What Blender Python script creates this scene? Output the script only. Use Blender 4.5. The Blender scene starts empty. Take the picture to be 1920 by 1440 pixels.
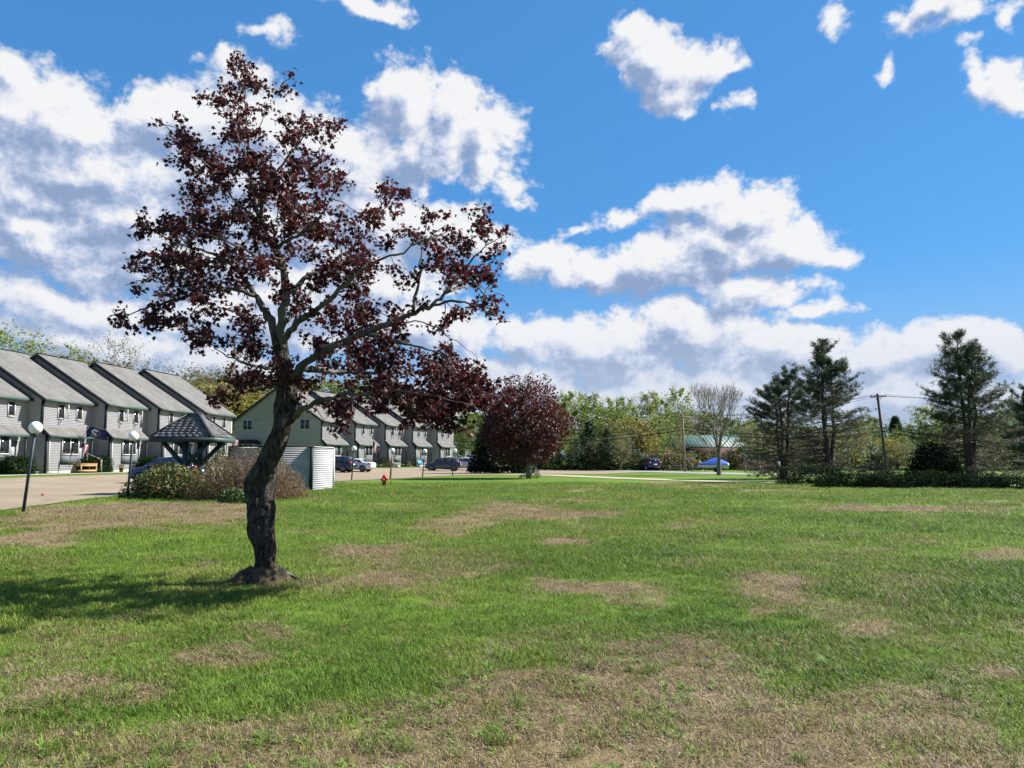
import bpy, math, random
import numpy as np
from mathutils import Matrix, Vector

R = math.radians
random.seed(7)
rng = np.random.default_rng(7)
scene = bpy.context.scene
COL = scene.collection

# ------------------------------------------------------------------ camera
CAM_H, PITCH, FPX = 1.6, R(5.55), 1440.0
cam_d = bpy.data.cameras.new("camera")
cam_d.sensor_width = 36.0
cam_d.lens = 36.0 * FPX / 1920.0
cam_d.clip_start, cam_d.clip_end = 0.05, 6000.0
cam = bpy.data.objects.new("camera", cam_d)
COL.objects.link(cam)
cam.location = (0, 0, CAM_H)
cam.rotation_euler = (R(90) + PITCH, 0, 0)
scene.camera = cam

# ------------------------------------------------------------------ light
SUN_EL, SUN_ROT = R(41), R(72)            # rotation clockwise from +Y (view direction)
SUN = Vector((math.cos(SUN_EL) * math.sin(SUN_ROT), math.cos(SUN_EL) * math.cos(SUN_ROT), math.sin(SUN_EL)))
sl = bpy.data.lights.new("sun", 'SUN')
sl.energy, sl.angle, sl.color = 5.0, R(0.55), (1.0, 0.955, 0.88)
so = bpy.data.objects.new("sun", sl)
COL.objects.link(so)
so.rotation_euler = SUN.to_track_quat('Z', 'Y').to_euler()
so.location = (40, 20, 60)

scene.view_settings.view_transform = 'Standard'
scene.view_settings.look = 'None'
scene.view_settings.exposure = 1.40
scene.view_settings.gamma = 1.0
scene.view_settings.use_curve_mapping = False
cy = scene.cycles
cy.use_denoising = True
cy.denoising_input_passes = 'RGB_ALBEDO_NORMAL'
cy.use_adaptive_sampling = True
cy.adaptive_threshold = 0.015
cy.adaptive_min_samples = 16
cy.max_bounces, cy.diffuse_bounces, cy.glossy_bounces = 5, 3, 2
cy.transmission_bounces, cy.transparent_max_bounces, cy.volume_bounces = 3, 6, 0
cy.caustics_reflective = cy.caustics_refractive = False
cy.sample_clamp_indirect = 6.0


# ------------------------------------------------------------------ node helpers
class NT:
    def __init__(self, tree):
        self.t = tree

    def n(self, typ, ins=None, **props):
        nd = self.t.nodes.new(typ)
        for k, v in props.items():
            setattr(nd, k, v)
        for k, v in (ins or {}).items():
            self.put(nd.inputs[k], v)
        return nd

    def put(self, sock, v):
        if isinstance(v, bpy.types.NodeSocket):
            self.t.links.new(v, sock)
        else:
            sock.default_value = v

    def m(self, op, *a, clamp=False):
        nd = self.t.nodes.new('ShaderNodeMath')
        nd.operation, nd.use_clamp = op, clamp
        for i, v in enumerate(a):
            self.put(nd.inputs[i], v)
        return nd.outputs[0]

    def v(self, op, *a):
        nd = self.t.nodes.new('ShaderNodeVectorMath')
        nd.operation = op
        for i, v in enumerate(a):
            if op == 'SCALE' and i == 1:
                self.put(nd.inputs['Scale'], v)
            else:
                self.put(nd.inputs[i], v)
        return nd.outputs['Value'] if op in ('LENGTH', 'DOT_PRODUCT', 'DISTANCE') else nd.outputs[0]

    def mix(self, f, a, b, blend='MIX'):
        nd = self.t.nodes.new('ShaderNodeMix')
        nd.data_type, nd.blend_type = 'RGBA', blend
        self.put(nd.inputs[0], f)
        self.put(nd.inputs[6], a)
        self.put(nd.inputs[7], b)
        return nd.outputs[2]

    def ss(self, x, lo, hi, a=0.0, b=1.0):           # smoothstep
        nd = self.t.nodes.new('ShaderNodeMapRange')
        nd.interpolation_type = 'SMOOTHSTEP'
        for i, v in enumerate((x, lo, hi, a, b)):
            self.put(nd.inputs[i], v)
        return nd.outputs[0]

    def noise(self, vec, scale, detail=4.0, rough=0.55, out=0, typ='FBM', lac=2.0, dist=0.0):
        nd = self.t.nodes.new('ShaderNodeTexNoise')
        nd.noise_dimensions = '3D'
        nd.noise_type = typ
        if vec is not None:
            self.t.links.new(vec, nd.inputs['Vector'])
        nd.inputs['Scale'].default_value = scale
        nd.inputs['Detail'].default_value = detail
        nd.inputs['Roughness'].default_value = rough
        nd.inputs['Lacunarity'].default_value = lac
        nd.inputs['Distortion'].default_value = dist
        return nd.outputs[out]


def c4(c):
    return (c[0], c[1], c[2], 1.0)


def px_dir(x, y):
    cx, cyy = (x - 960) / FPX, (720 - y) / FPX
    return Vector((cx, math.cos(PITCH) - cyy * math.sin(PITCH), math.sin(PITCH) + cyy * math.cos(PITCH)))


# ------------------------------------------------------------------ sky
SKY_K = 0.085
SKY_LUM = 0.357                     # sky brightness that suits the exposure above
SKY_TINT = tuple(SKY_LUM * c for c in (0.70, 1.35, 1.75))
world = bpy.data.worlds.new("World")
scene.world = world
world.use_nodes = True
world.cycles.sampling_method = 'MANUAL'
world.cycles.sample_map_resolution = 512

# cloud masses as soft ellipses in azimuth / elevation: (x, y, rx, ry) read off the photograph, in its pixels
CLOUDS = [
    (100, 200, 250, 80), (330, 215, 190, 70), (480, 235, 150, 95), (15, 110, 55, 45), (455, 125, 60, 26),
    (150, 310, 320, 100), (430, 340, 240, 110), (60, 455, 260, 70), (330, 480, 260, 75), (120, 565, 260, 52),
    (640, 330, 120, 90), (640, 260, 130, 75), (745, 165, 72, 74), (850, 215, 78, 86), (935, 275, 72, 82), (790, 270, 150, 80),
    (925, 335, 48, 45), (690, 420, 130, 75), (800, 430, 110, 50), (880, 450, 70, 40), (700, 520, 160, 70),
    (480, 600, 250, 55), (780, 620, 130, 60), (870, 650, 60, 34), (180, 640, 260, 34), (420, 690, 160, 40),
    (250, 400, 240, 60), (520, 430, 200, 80), (20, 380, 140, 70), (560, 560, 180, 60),
    (620, 2, 130, 24), (715, 12, 46, 22), (492, 66, 50, 20),
    (1172, 88, 60, 38), (1245, 110, 105, 58), (1265, 158, 80, 40), (1335, 110, 66, 40), (1395, 120, 22, 9), (1372, 192, 28, 18), (1292, 190, 14, 12),
    (1765, 22, 118, 46), (1815, 52, 60, 32), (1680, 38, 45, 18), (1560, 30, 24, 32), (1650, 122, 20, 18), (1842, 104, 36, 24),
    (1852, 165, 24, 48), (1905, 170, 55, 44), (1925, 52, 24, 32),
    (1185, 398, 62, 28), (1300, 380, 100, 44), (1400, 412, 110, 60), (1495, 448, 92, 56), (1560, 474, 52, 24), (1365, 460, 140, 60),
    (1080, 420, 34, 12), (1010, 490, 78, 52), (1110, 515, 140, 52), (1240, 510, 150, 62), (1390, 545, 150, 46), (1530, 585, 80, 20),
    (1000, 648, 100, 44), (1140, 655, 170, 55), (1310, 625, 190, 62), (1480, 655, 160, 52), (1640, 662, 160, 40),
    (1790, 652, 110, 42), (1890, 645, 80, 46), (980, 735, 190, 60), (1300, 735, 330, 70), (1700, 730, 330, 62), (1000, 800, 900, 60),
]


def build_cloud_group():
    g = bpy.data.node_groups.new("cloud_field", 'ShaderNodeTree')
    g.interface.new_socket("Dir", in_out='INPUT', socket_type='NodeSocketVector')
    g.interface.new_socket("Field", in_out='OUTPUT', socket_type='NodeSocketFloat')
    g.interface.new_socket("Mass", in_out='OUTPUT', socket_type='NodeSocketFloat')
    h = NT(g)
    gi, go = h.n('NodeGroupInput'), h.n('NodeGroupOutput')
    d = h.v('NORMALIZE', gi.outputs[0])
    # billowing warp of the outline
    w1 = h.n('ShaderNodeTexNoise', {'Vector': d, 'Scale': 7.0, 'Detail': 3.0, 'Roughness': 0.55}).outputs['Color']
    off = h.v('SCALE', h.v('SUBTRACT', w1, (0.5, 0.5, 0.5)), 0.11)
    q = h.v('ADD', d, off)
    sep = h.n('ShaderNodeSeparateXYZ', {0: h.v('NORMALIZE', q)})
    az = h.m('MULTIPLY', h.m('ARCTAN2', sep.outputs[0], sep.outputs[1]), 57.29578)
    el = h.m('MULTIPLY', h.m('ARCSINE', sep.outputs[2]), 57.29578)
    P = h.n('ShaderNodeCombineXYZ', {0: az, 1: el}).outputs[0]
    acc = None
    for (x, y, rx, ry) in CLOUDS:
        v = px_dir(x, y).normalized()
        a0, e0 = math.degrees(math.atan2(v.x, v.y)), math.degrees(math.asin(v.z))
        v2 = px_dir(x + rx, y).normalized()
        a1 = abs(math.degrees(math.atan2(v2.x, v2.y)) - a0)
        v3 = px_dir(x, y - ry).normalized()
        e1 = abs(math.degrees(math.asin(v3.z)) - e0)
        ix, iy = 1.0 / a1, 1.0 / e1
        L = h.v('LENGTH', h.v('MULTIPLY_ADD', P, (ix, iy, 0.0), (-a0 * ix, -e0 * iy, 0.0)))
        sz = min(1.0, max(0.36, math.sqrt(rx * ry) / 62.0))       # small clouds are thin
        L = h.m('MULTIPLY_ADD', L, -sz, sz)
        if acc is None:
            acc = L
        else:
            nd = g.nodes.new('ShaderNodeMath')
            nd.operation = 'SMOOTH_MAX'
            h.put(nd.inputs[0], acc); h.put(nd.inputs[1], L); nd.inputs[2].default_value = 0.34
            acc = nd.outputs[0]
    B = acc
    # the rest of the sky carries scattered cumulus, kept sparse to lower the ambient light
    sepd = h.n('ShaderNodeSeparateXYZ', {0: d})
    azd = h.m('ABSOLUTE', h.m('MULTIPLY', h.m('ARCTAN2', sepd.outputs[0], sepd.outputs[1]), 57.29578))
    eld = h.m('MULTIPLY', h.m('ARCSINE', sepd.outputs[2]), 57.29578)
    outside = h.m('MAXIMUM', h.ss(azd, 36.0, 46.0), h.ss(eld, 34.0, 42.0))
    flat = h.v('MULTIPLY', d, (1.0, 1.0, 2.2))
    G = h.m('MULTIPLY', h.m('SUBTRACT', h.noise(flat, 2.6, 4.0, 0.5), 0.565), 5.0)
    G = h.m('MULTIPLY_ADD', outside, h.m('ADD', G, 2.0), -2.0)
    B = h.m('MAXIMUM', B, G)
    # cauliflower detail
    dd = h.v('MULTIPLY', d, (1.0, 1.0, 1.25))
    pd = h.n('ShaderNodeCombineXYZ', {0: h.m('MULTIPLY', h.m('ARCTAN2', sepd.outputs[0], sepd.outputs[1]), 57.29578), 1: h.m('MULTIPLY', eld, 1.2)}).outputs[0]
    pd = h.v('ADD', pd, h.v('SCALE', h.v('SUBTRACT', w1, (0.5, 0.5, 0.5)), 3.0))
    vor = g.nodes.new('ShaderNodeTexVoronoi')
    vor.voronoi_dimensions = '2D'
    vor.feature = 'F1'
    vor.normalize = False
    g.links.new(pd, vor.inputs['Vector'])
    vor.inputs['Scale'].default_value = 0.42
    vor.inputs['Detail'].default_value = 2.0
    vor.inputs['Roughness'].default_value = 0.55
    vor.inputs['Lacunarity'].default_value = 2.3
    bil = h.m('SUBTRACT', 0.62, vor.outputs['Distance'])
    fb = h.m('SUBTRACT', h.noise(dd, 11.0, 3.0, 0.55), 0.5)
    fine = h.m('SUBTRACT', h.noise(dd, 42.0, 5.0, 0.62), 0.5)
    finest = h.m('SUBTRACT', h.noise(h.v('ADD', dd, h.v('SCALE', w1, 0.05)), 120.0, 4.0, 0.6), 0.5)
    N = h.m('ADD', h.m('ADD', h.m('MULTIPLY', bil, 0.62), h.m('MULTIPLY', fb, 0.75)), h.m('ADD', h.m('MULTIPLY', fine, 1.15), h.m('MULTIPLY', finest, 0.75)))
    F = h.m('ADD', h.m('MULTIPLY_ADD', h.m('MINIMUM', B, 0.95), 1.75, 0.27), N)
    h.put(go.inputs[0], F)
    h.put(go.inputs[1], B)
    return g


def general_clouds(h, d, w1):
    flat = h.v('MULTIPLY', d, (1.0, 1.0, 2.2))
    return h.m('MULTIPLY', h.m('SUBTRACT', h.noise(flat, 2.6, 4.0, 0.5), 0.565), 5.0)


def cloud_colour(h, F0, F1, F2, el):
    # light is lost in the mass of cloud that lies towards the sun; small billows catch it on their sunny side
    mass = h.ss(F2, 0.0, 1.7)
    b = h.m('SUBTRACT', 0.90, h.m('MULTIPLY', mass, 0.67))
    b = h.m('ADD', b, h.m('MULTIPLY', h.m('SUBTRACT', F0, F1), 0.62), clamp=True)
    k = SKY_LUM / SKY_K
    rp = h.n('ShaderNodeValToRGB', {0: b})
    cr = rp.color_ramp
    cr.interpolation = 'B_SPLINE'
    cr.elements[0].position, cr.elements[0].color = 0.0, c4((0.27, 0.38, 0.60))
    cr.elements[1].position, cr.elements[1].color = 1.0, c4((0.97, 0.98, 1.0))
    for p, c in ((0.3, (0.44, 0.54, 0.76)), (0.55, (0.66, 0.73, 0.90)), (0.8, (0.90, 0.92, 0.96))):
        e = cr.elements.new(p)
        e.color = c4(c)
    low = h.ss(el, 12.0, 2.0)
    cc = h.mix(h.m('MULTIPLY', low, 0.62), rp.outputs[0], c4((0.60, 0.70, 0.88)))
    return h.v('SCALE', cc, k)


def build_world():
    t = world.node_tree
    t.nodes.clear()
    h = NT(t)
    g = build_cloud_group()
    tc = h.n('ShaderNodeTexCoord')
    d = tc.outputs['Generated']
    sky = h.n('ShaderNodeTexSky', sky_type='NISHITA', sun_disc=False, sun_elevation=SUN_EL, sun_rotation=SUN_ROT,
              altitude=0.0, air_density=1.0, dust_density=0.1, ozone_density=1.0)
    skyc = h.mix(1.0, sky.outputs[0], c4(SKY_TINT), 'MULTIPLY')
    sepd = h.n('ShaderNodeSeparateXYZ', {0: d})
    el = h.m('MULTIPLY', h.m('ARCSINE', sepd.outputs[2]), 57.29578)
    az = h.m('ABSOLUTE', h.m('MULTIPLY', h.m('ARCTAN2', sepd.outputs[0], sepd.outputs[1]), 57.29578))
    k = SKY_LUM / SKY_K
    skyc = h.mix(0.5, skyc, c4((0.090 * k, 0.365 * k, 0.88 * k)))
    skyc = h.mix(h.ss(el, 15.0, 1.0), skyc, c4((0.36 * k, 0.55 * k, 0.87 * k)))
    off = (SUN.x * 0.014, SUN.y * 0.005, 0.014)
    # the part of the sky with the cloud masses of the photograph
    g0 = h.n('ShaderNodeGroup', node_tree=g)
    h.put(g0.inputs[0], d)
    g1 = h.n('ShaderNodeGroup', node_tree=g)
    h.put(g1.inputs[0], h.v('ADD', d, off))
    g2 = h.n('ShaderNodeGroup', node_tree=g)
    h.put(g2.inputs[0], h.v('ADD', d, (SUN.x * 0.035, SUN.y * 0.012, 0.036)))
    F0, F1 = g0.outputs[0], g1.outputs[0]
    alpha = h.m('MULTIPLY', h.ss(F0, -0.12, 0.72), h.ss(el, -1.0, 1.5))
    bg1 = h.n('ShaderNodeBackground', {'Color': h.mix(alpha, skyc, cloud_colour(h, F0, F1, h.m('ADD', h.m('MULTIPLY', g2.outputs[0], 0.22), h.m('MULTIPLY_ADD', h.m('MINIMUM', g2.outputs[1], 0.95), 1.2, 0.12)), el)), 'Strength': SKY_K})
    # cloud all round, its cover out of view thinned to weaken ambient light
    d2 = h.v('ADD', d, off)
    Ga = h.m('MULTIPLY_ADD', general_clouds(h, d, None), 1.7, 0.08)
    Gb = h.m('MULTIPLY_ADD', general_clouds(h, d2, None), 1.7, 0.08)
    alpha2 = h.m('MULTIPLY', h.ss(Ga, 0.0, 0.34), h.ss(el, -1.0, 1.5))
    bg2 = h.n('ShaderNodeBackground', {'Color': h.mix(alpha2, skyc, cloud_colour(h, Ga, Gb, Gb, el)), 'Strength': SKY_K})
    inside = h.m('MULTIPLY', h.m('LESS_THAN', az, 47.0), h.m('MULTIPLY', h.m('LESS_THAN', el, 43.0), h.m('GREATER_THAN', el, -1.5)))
    mx = h.n('ShaderNodeMixShader', {0: inside, 1: bg2.outputs[0], 2: bg1.outputs[0]})
    out = h.n('ShaderNodeOutputWorld')
    t.links.new(mx.outputs[0], out.inputs[0])


build_world()


# ------------------------------------------------------------------ geometry helpers
def link(o, parent=None):
    COL.objects.link(o)
    if parent is not None:
        o.parent = parent
    return o


def tag(o, label=None, cat=None, group=None, kind=None):
    if label: o["label"] = label
    if cat: o["category"] = cat
    if group: o["group"] = group
    if kind: o["kind"] = kind
    return o


def thing(name, label, cat, loc=(0, 0, 0), rotz=0.0, group=None):
    o = bpy.data.objects.new(name, None)
    o.empty_display_size = 0.2
    o.location = loc
    o.rotation_euler = (0, 0, rotz)
    link(o)
    return tag(o, label, cat, group)


def copy_tree(o, parent=None):
    c = o.copy()
    COL.objects.link(c)
    c.parent = parent
    for ch in list(o.children):
        copy_tree(ch, c)
    return c


class MB:
    """collects polygons; build() links them as ONE mesh object"""
    def __init__(self):
        self.V, self.F, self.n, self.cur = [], [], 0, 0
        self.M = []

    def add(self, V, F, mi=0):
        V = np.asarray(V, float).reshape(-1, 3)
        F = [np.asarray(f, int) + self.n for f in F] if isinstance(F, list) else np.asarray(F, int) + self.n
        self.V.append(V)
        self.n += len(V)
        if isinstance(F, list):
            for f in F:
                self.F.append(f[None, :])
                self.M.append(np.full(1, mi))
        else:
            self.F.append(F)
            self.M.append(np.full(len(F), mi))
        return self

    def box(self, c, s, rot=None, mi=0):
        h = np.array(s) / 2.0
        v = np.array([[x, y, z] for x in (-1, 1) for y in (-1, 1) for z in (-1, 1)], float) * h
        if rot is not None:
            v = v @ np.array(rot).T
        v = v + np.array(c)
        f = np.array([[0, 1, 3, 2], [4, 6, 7, 5], [0, 4, 5, 1], [2, 3, 7, 6], [0, 2, 6, 4], [1, 5, 7, 3]])
        return self.add(v, f, mi)

    def bar(self, a, b, w, t=None, mi=0):
        a, b = np.array(a, float), np.array(b, float)
        t = w if t is None else t
        d = b - a
        L = np.linalg.norm(d)
        d /= L
        up = np.array([0, 0, 1.0]) if abs(d[2]) < 0.95 else np.array([1.0, 0, 0])
        s = np.cross(d, up); s /= np.linalg.norm(s)
        u = np.cross(s, d)
        return self.box((a + b) / 2, (L, w, t), np.stack([d, s, u], 1), mi)

    def prism(self, pts, a, b, axis, mi=0):
        """2D polygon pts extruded from a to b along axis 0/1/2 (pts in the other two axes, in order)"""
        n = len(pts)
        V = []
        for q in (a, b):
            for p in pts:
                v = list(p)
                v.insert(axis, q)
                V.append(v)
        F = [list(range(n))[::-1], list(range(n, 2 * n))]
        for i in range(n):
            j = (i + 1) % n
            F.append([i, j, n + j, n + i])
        return self.add(V, F, mi)

    def tube(self, P, r, sides=6, cap=True, mi=0):
        P = np.asarray(P, float)
        r = np.broadcast_to(np.asarray(r, float), (len(P),))
        T = np.gradient(P, axis=0)
        T /= np.linalg.norm(T, axis=1)[:, None] + 1e-9
        ref = np.array([0.0, 0, 1]) if abs(T[0][2]) < 0.9 else np.array([1.0, 0, 0])
        S = np.cross(T, ref); S /= np.linalg.norm(S, axis=1)[:, None] + 1e-9
        U = np.cross(S, T)
        a = np.linspace(0, 2 * np.pi, sides, endpoint=False)
        V = P[:, None, :] + r[:, None, None] * (np.cos(a)[None, :, None] * S[:, None, :] + np.sin(a)[None, :, None] * U[:, None, :])
        m = len(P)
        i = np.arange(m - 1)[:, None] * sides
        j = np.arange(sides)[None, :]
        k = (j + 1) % sides
        F = np.stack([i + j, i + k, i + sides + k, i + sides + j], -1).reshape(-1, 4)
        self.add(V.reshape(-1, 3), F, mi)
        if cap:
            self.F.append(np.arange(sides)[None, ::-1] + self.n - m * sides); self.M.append(np.full(1, mi))
            self.F.append(np.arange(sides)[None, :] + self.n - sides); self.M.append(np.full(1, mi))
        return self

    def lathe(self, prof, sides=16, c=(0, 0, 0), mi=0):
        prof = np.array(prof, float)
        a = np.linspace(0, 2 * np.pi, sides, endpoint=False)
        V = np.stack([prof[:, None, 0] * np.cos(a), prof[:, None, 0] * np.sin(a), np.repeat(prof[:, 1:2], sides, 1)], -1) + np.array(c)
        m = len(prof)
        i = np.arange(m - 1)[:, None] * sides
        j = np.arange(sides)[None, :]
        k = (j + 1) % sides
        F = np.stack([i + j, i + k, i + sides + k, i + sides + j], -1).reshape(-1, 4)
        self.add(V.reshape(-1, 3), F, mi)
        self.F.append(np.arange(sides)[None, ::-1] + self.n - m * sides); self.M.append(np.full(1, mi))
        self.F.append(np.arange(sides)[None, :] + self.n - sides); self.M.append(np.full(1, mi))
        return self

    def cards(self, tV, tF, pos, A, B, N, size, mi=0):
        """copies of a small flat template (x along A, y along B, z along N) at pos"""
        tV = np.asarray(tV, float)
        size = np.broadcast_to(size, (len(pos),))
        V = pos[:, None, :] + size[:, None, None] * (tV[None, :, 0:1] * A[:, None, :] + tV[None, :, 1:2] * B[:, None, :] + tV[None, :, 2:3] * N[:, None, :])
        off = (np.arange(len(pos)) * len(tV))[:, None, None]
        by = {}
        for f in tF:
            by.setdefault(len(f), []).append(f)
        base = self.n
        self.V.append(V.reshape(-1, 3))
        self.n += V.shape[0] * V.shape[1]
        for k, fs in by.items():
            F = (np.array(fs)[None] + off).reshape(-1, k) + base
            self.F.append(F)
            self.M.append(np.full(len(F), mi))
        return self

    def mesh(self, name, mats, smooth=False):
        me = bpy.data.meshes.new(name)
        V = np.concatenate(self.V).astype(np.float32)
        loops = np.concatenate([f.reshape(-1) for f in self.F]).astype(np.int32)
        cnt = np.concatenate([np.full(len(f), f.shape[1]) for f in self.F]).astype(np.int32)
        me.vertices.add(len(V)); me.vertices.foreach_set("co", V.reshape(-1))
        me.loops.add(len(loops)); me.loops.foreach_set("vertex_index", loops)
        me.polygons.add(len(cnt))
        me.polygons.foreach_set("loop_start", np.concatenate([[0], np.cumsum(cnt)[:-1]]).astype(np.int32))
        me.polygons.foreach_set("loop_total", cnt)
        mats = mats if isinstance(mats, (list, tuple)) else [mats]
        for m in mats:
            me.materials.append(m)
        if len(mats) > 1:
            me.polygons.foreach_set("material_index", np.concatenate(self.M).astype(np.int32))
        if smooth:
            me.polygons.foreach_set("use_smooth", np.ones(len(cnt), bool))
        me.update(calc_edges=True)
        me.validate()
        return me

    def build(self, name, mats, parent=None, smooth=False, kind=None, loc=None):
        o = bpy.data.objects.new(name, self.mesh(name, mats, smooth))
        link(o, parent)
        if loc is not None: o.location = loc
        if kind: o["kind"] = kind
        return o


def unit(a):
    return a / (np.linalg.norm(a, axis=-1, keepdims=True) + 1e-9)


# value noise
_T = rng.random((64, 64, 64))


def vnoise(x, y, z=0.0):
    x, y, z = np.broadcast_arrays(np.asarray(x, float), y, z)
    xi, yi, zi = np.floor(x).astype(int), np.floor(y).astype(int), np.floor(z).astype(int)
    f = [x - xi, y - yi, z - zi]
    f = [q * q * (3 - 2 * q) for q in f]
    out = 0
    for a in (0, 1):
        for b in (0, 1):
            for c in (0, 1):
                w = (f[0] if a else 1 - f[0]) * (f[1] if b else 1 - f[1]) * (f[2] if c else 1 - f[2])
                out = out + w * _T[(xi + a) % 64, (yi + b) % 64, (zi + c) % 64]
    return out


def fbm(x, y, z=0.0, octv=4, rough=0.5):
    s, a, t = 0, 1.0, 0
    for i in range(octv):
        s = s + a * vnoise(np.asarray(x) * 2 ** i + 17.3 * i, np.asarray(y) * 2 ** i + 5.1 * i, np.asarray(z) * 2 ** i)
        t += a
        a *= rough
    return s / t


def gz(x, y):
    """height of the ground"""
    x, y = np.asarray(x, float), np.asarray(y, float)
    hx = np.interp(y, [20, 54, 84, 95.5, 125, 170], [-44, -38.5, -30.6, -23.6, -8, 12])
    t = np.clip((hx + 16 - x) / 14, 0, 1)
    z = 0.45 * t * t * (3 - 2 * t)
    near = np.clip((60 - np.hypot(x, y)) / 40, 0, 1)
    z = z + near * 0.10 * (fbm(x * 0.16 + 3, y * 0.16 + 9, 0.5, 3) - 0.5)
    return z


def gp(x, y, z=None):
    """the point of the ground that a pixel of the photograph shows"""
    d = px_dir(x, y)
    zz = 0.0 if z is None else z
    for _ in range(6):
        t = (zz - CAM_H) / d.z
        p = Vector((0, 0, CAM_H)) + d * t
        if z is None:
            zz = float(gz(p.x, p.y))
    return p


def at(x, y, Y):
    """the point that a pixel shows at distance Y in front of the camera"""
    d = px_dir(x, y)
    return Vector((0, 0, CAM_H)) + d * (Y / d.y)


# ------------------------------------------------------------------ materials
MATS = {}
ALB = 0.95                                # the exposure above suits base colours a little below their measured values


def mat(name, col, rough=0.7, metal=0.0, var=0.0, vscale=3.0, bump=0.0, bscale=20.0, spec=0.3, col2=None, transl=0.0, island=0.0, coat=0.0, tcol=None):
    if name in MATS:
        return MATS[name]
    col = tuple(ALB * q for q in col)
    col2 = None if col2 is None else tuple(ALB * q for q in col2)
    tcol = None if tcol is None else tuple(ALB * q for q in tcol)
    m = bpy.data.materials.new(name)
    m.use_nodes = True
    h = NT(m.node_tree)
    m.node_tree.nodes.clear()
    out = h.n('ShaderNodeOutputMaterial')
    bs = h.n('ShaderNodeBsdfPrincipled', {'Roughness': rough, 'Metallic': metal, 'Specular IOR Level': spec, 'Coat Weight': coat})
    c = c4(col)
    tc = h.n('ShaderNodeTexCoord').outputs['Object']
    if var > 0 or col2 is not None:
        nz = h.noise(tc, vscale, 5.0, 0.6)
        if col2 is not None:
            c = h.mix(h.ss(nz, 0.35, 0.65), c4(col), c4(col2))
        else:
            nd = h.n('ShaderNodeHueSaturation', {'Color': c, 'Value': h.ss(nz, 0.25, 0.75, 1 - var, 1 + var)})
            c = nd.outputs[0]
    if island > 0:
        ri = h.n('ShaderNodeNewGeometry').outputs['Random Per Island']
        nd = h.n('ShaderNodeHueSaturation', {'Color': c, 'Value': h.ss(ri, 0.0, 1.0, 1 - island, 1 + island),
                                              'Hue': h.ss(h.m('FRACT', h.m('MULTIPLY', ri, 7.31)), 0.0, 1.0, 0.485, 0.515)})
        c = nd.outputs[0]
    h.put(bs.inputs['Base Color'], c)
    if bump > 0:
        bn = h.n('ShaderNodeBump', {'Strength': bump, 'Distance': 0.02, 'Height': h.noise(tc, bscale, 4.0, 0.6)})
        h.put(bs.inputs['Normal'], bn.outputs[0])
    sh = bs.outputs[0]
    if transl > 0:
        tr = h.n('ShaderNodeBsdfTranslucent', {'Color': c if tcol is None else c4(tcol)})
        sh = h.n('ShaderNodeMixShader', {0: transl, 1: sh, 2: tr.outputs[0]}).outputs[0]
    m.node_tree.links.new(sh, out.inputs[0])
    MATS[name] = m
    return m


# ------------------------------------------------------------------ ground
def px_ellipse(x, y, rx, ry):
    c = gp(x, y, 0.0)
    a = gp(x + rx, y, 0.0)
    n_, f_ = gp(x, y + ry, 0.0), gp(x, max(y - ry, 868), 0.0)
    return (c.x, (n_.y + f_.y) / 2, abs(a.x - c.x), abs(f_.y - n_.y) / 2, c.x / c.y)


DRY = [(px_ellipse(*e[:4]), e[4]) for e in [
    (250, 968, 235, 24, 1.0), (70, 1000, 110, 26, 0.9), (60, 975, 90, 26, 0.9), (420, 962, 60, 14, 0.8),
    (960, 960, 95, 15, 1.0), (1060, 966, 110, 8, 0.9), (830, 988, 75, 18, 0.8), (900, 970, 60, 18, 0.8),
    (1050, 1022, 52, 10, 0.8), (760, 1058, 190, 34, 0.55), (640, 1050, 90, 24, 0.4),
    (1110, 1107, 115, 14, 1.0), (1190, 1120, 90, 24, 0.6), (1460, 1102, 100, 28, 0.85), (1410, 1150, 28, 12, 0.8),
    (1690, 956, 170, 8, 1.0), (1890, 942, 60, 4, 0.9), (1885, 1046, 70, 18, 0.8), (1300, 985, 90, 8, 0.6), (1330, 1055, 60, 10, 0.6),
    (1100, 921, 42, 4, 1.0), (1250, 907, 60, 3, 0.9), (1330, 913, 80, 4, 0.8), (1440, 922, 80, 4, 0.8), (1850, 955, 100, 4, 0.7),
    (1060, 940, 60, 4, 0.6), (1200, 935, 80, 3, 0.5),
    (1280, 1230, 110, 34, 0.95), (1340, 1260, 60, 30, 0.9), (1130, 1300, 260, 50, 1.0), (960, 1350, 280, 50, 0.95),
    (1500, 1350, 260, 60, 1.0), (1700, 1330, 200, 45, 0.8), (1250, 1420, 800, 60, 0.9), (1620, 1400, 300, 60, 0.85),
    (120, 1285, 110, 22, 0.85), (420, 1225, 120, 16, 0.6), (290, 1300, 60, 20, 0.7), (480, 1395, 330, 42, 0.85), (180, 1405, 240, 36, 0.7),
    (620, 1330, 60, 16, 0.5), (480, 1182, 60, 10, 0.7), (800, 1132, 40, 8, 0.6), (1640, 1180, 70, 20, 0.5), (1850, 1260, 90, 24, 0.6),
    (700, 1450, 900, 40, 0.7), (1600, 1040, 120, 12, 0.35), (1720, 1100, 120, 20, 0.35),
]]


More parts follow.
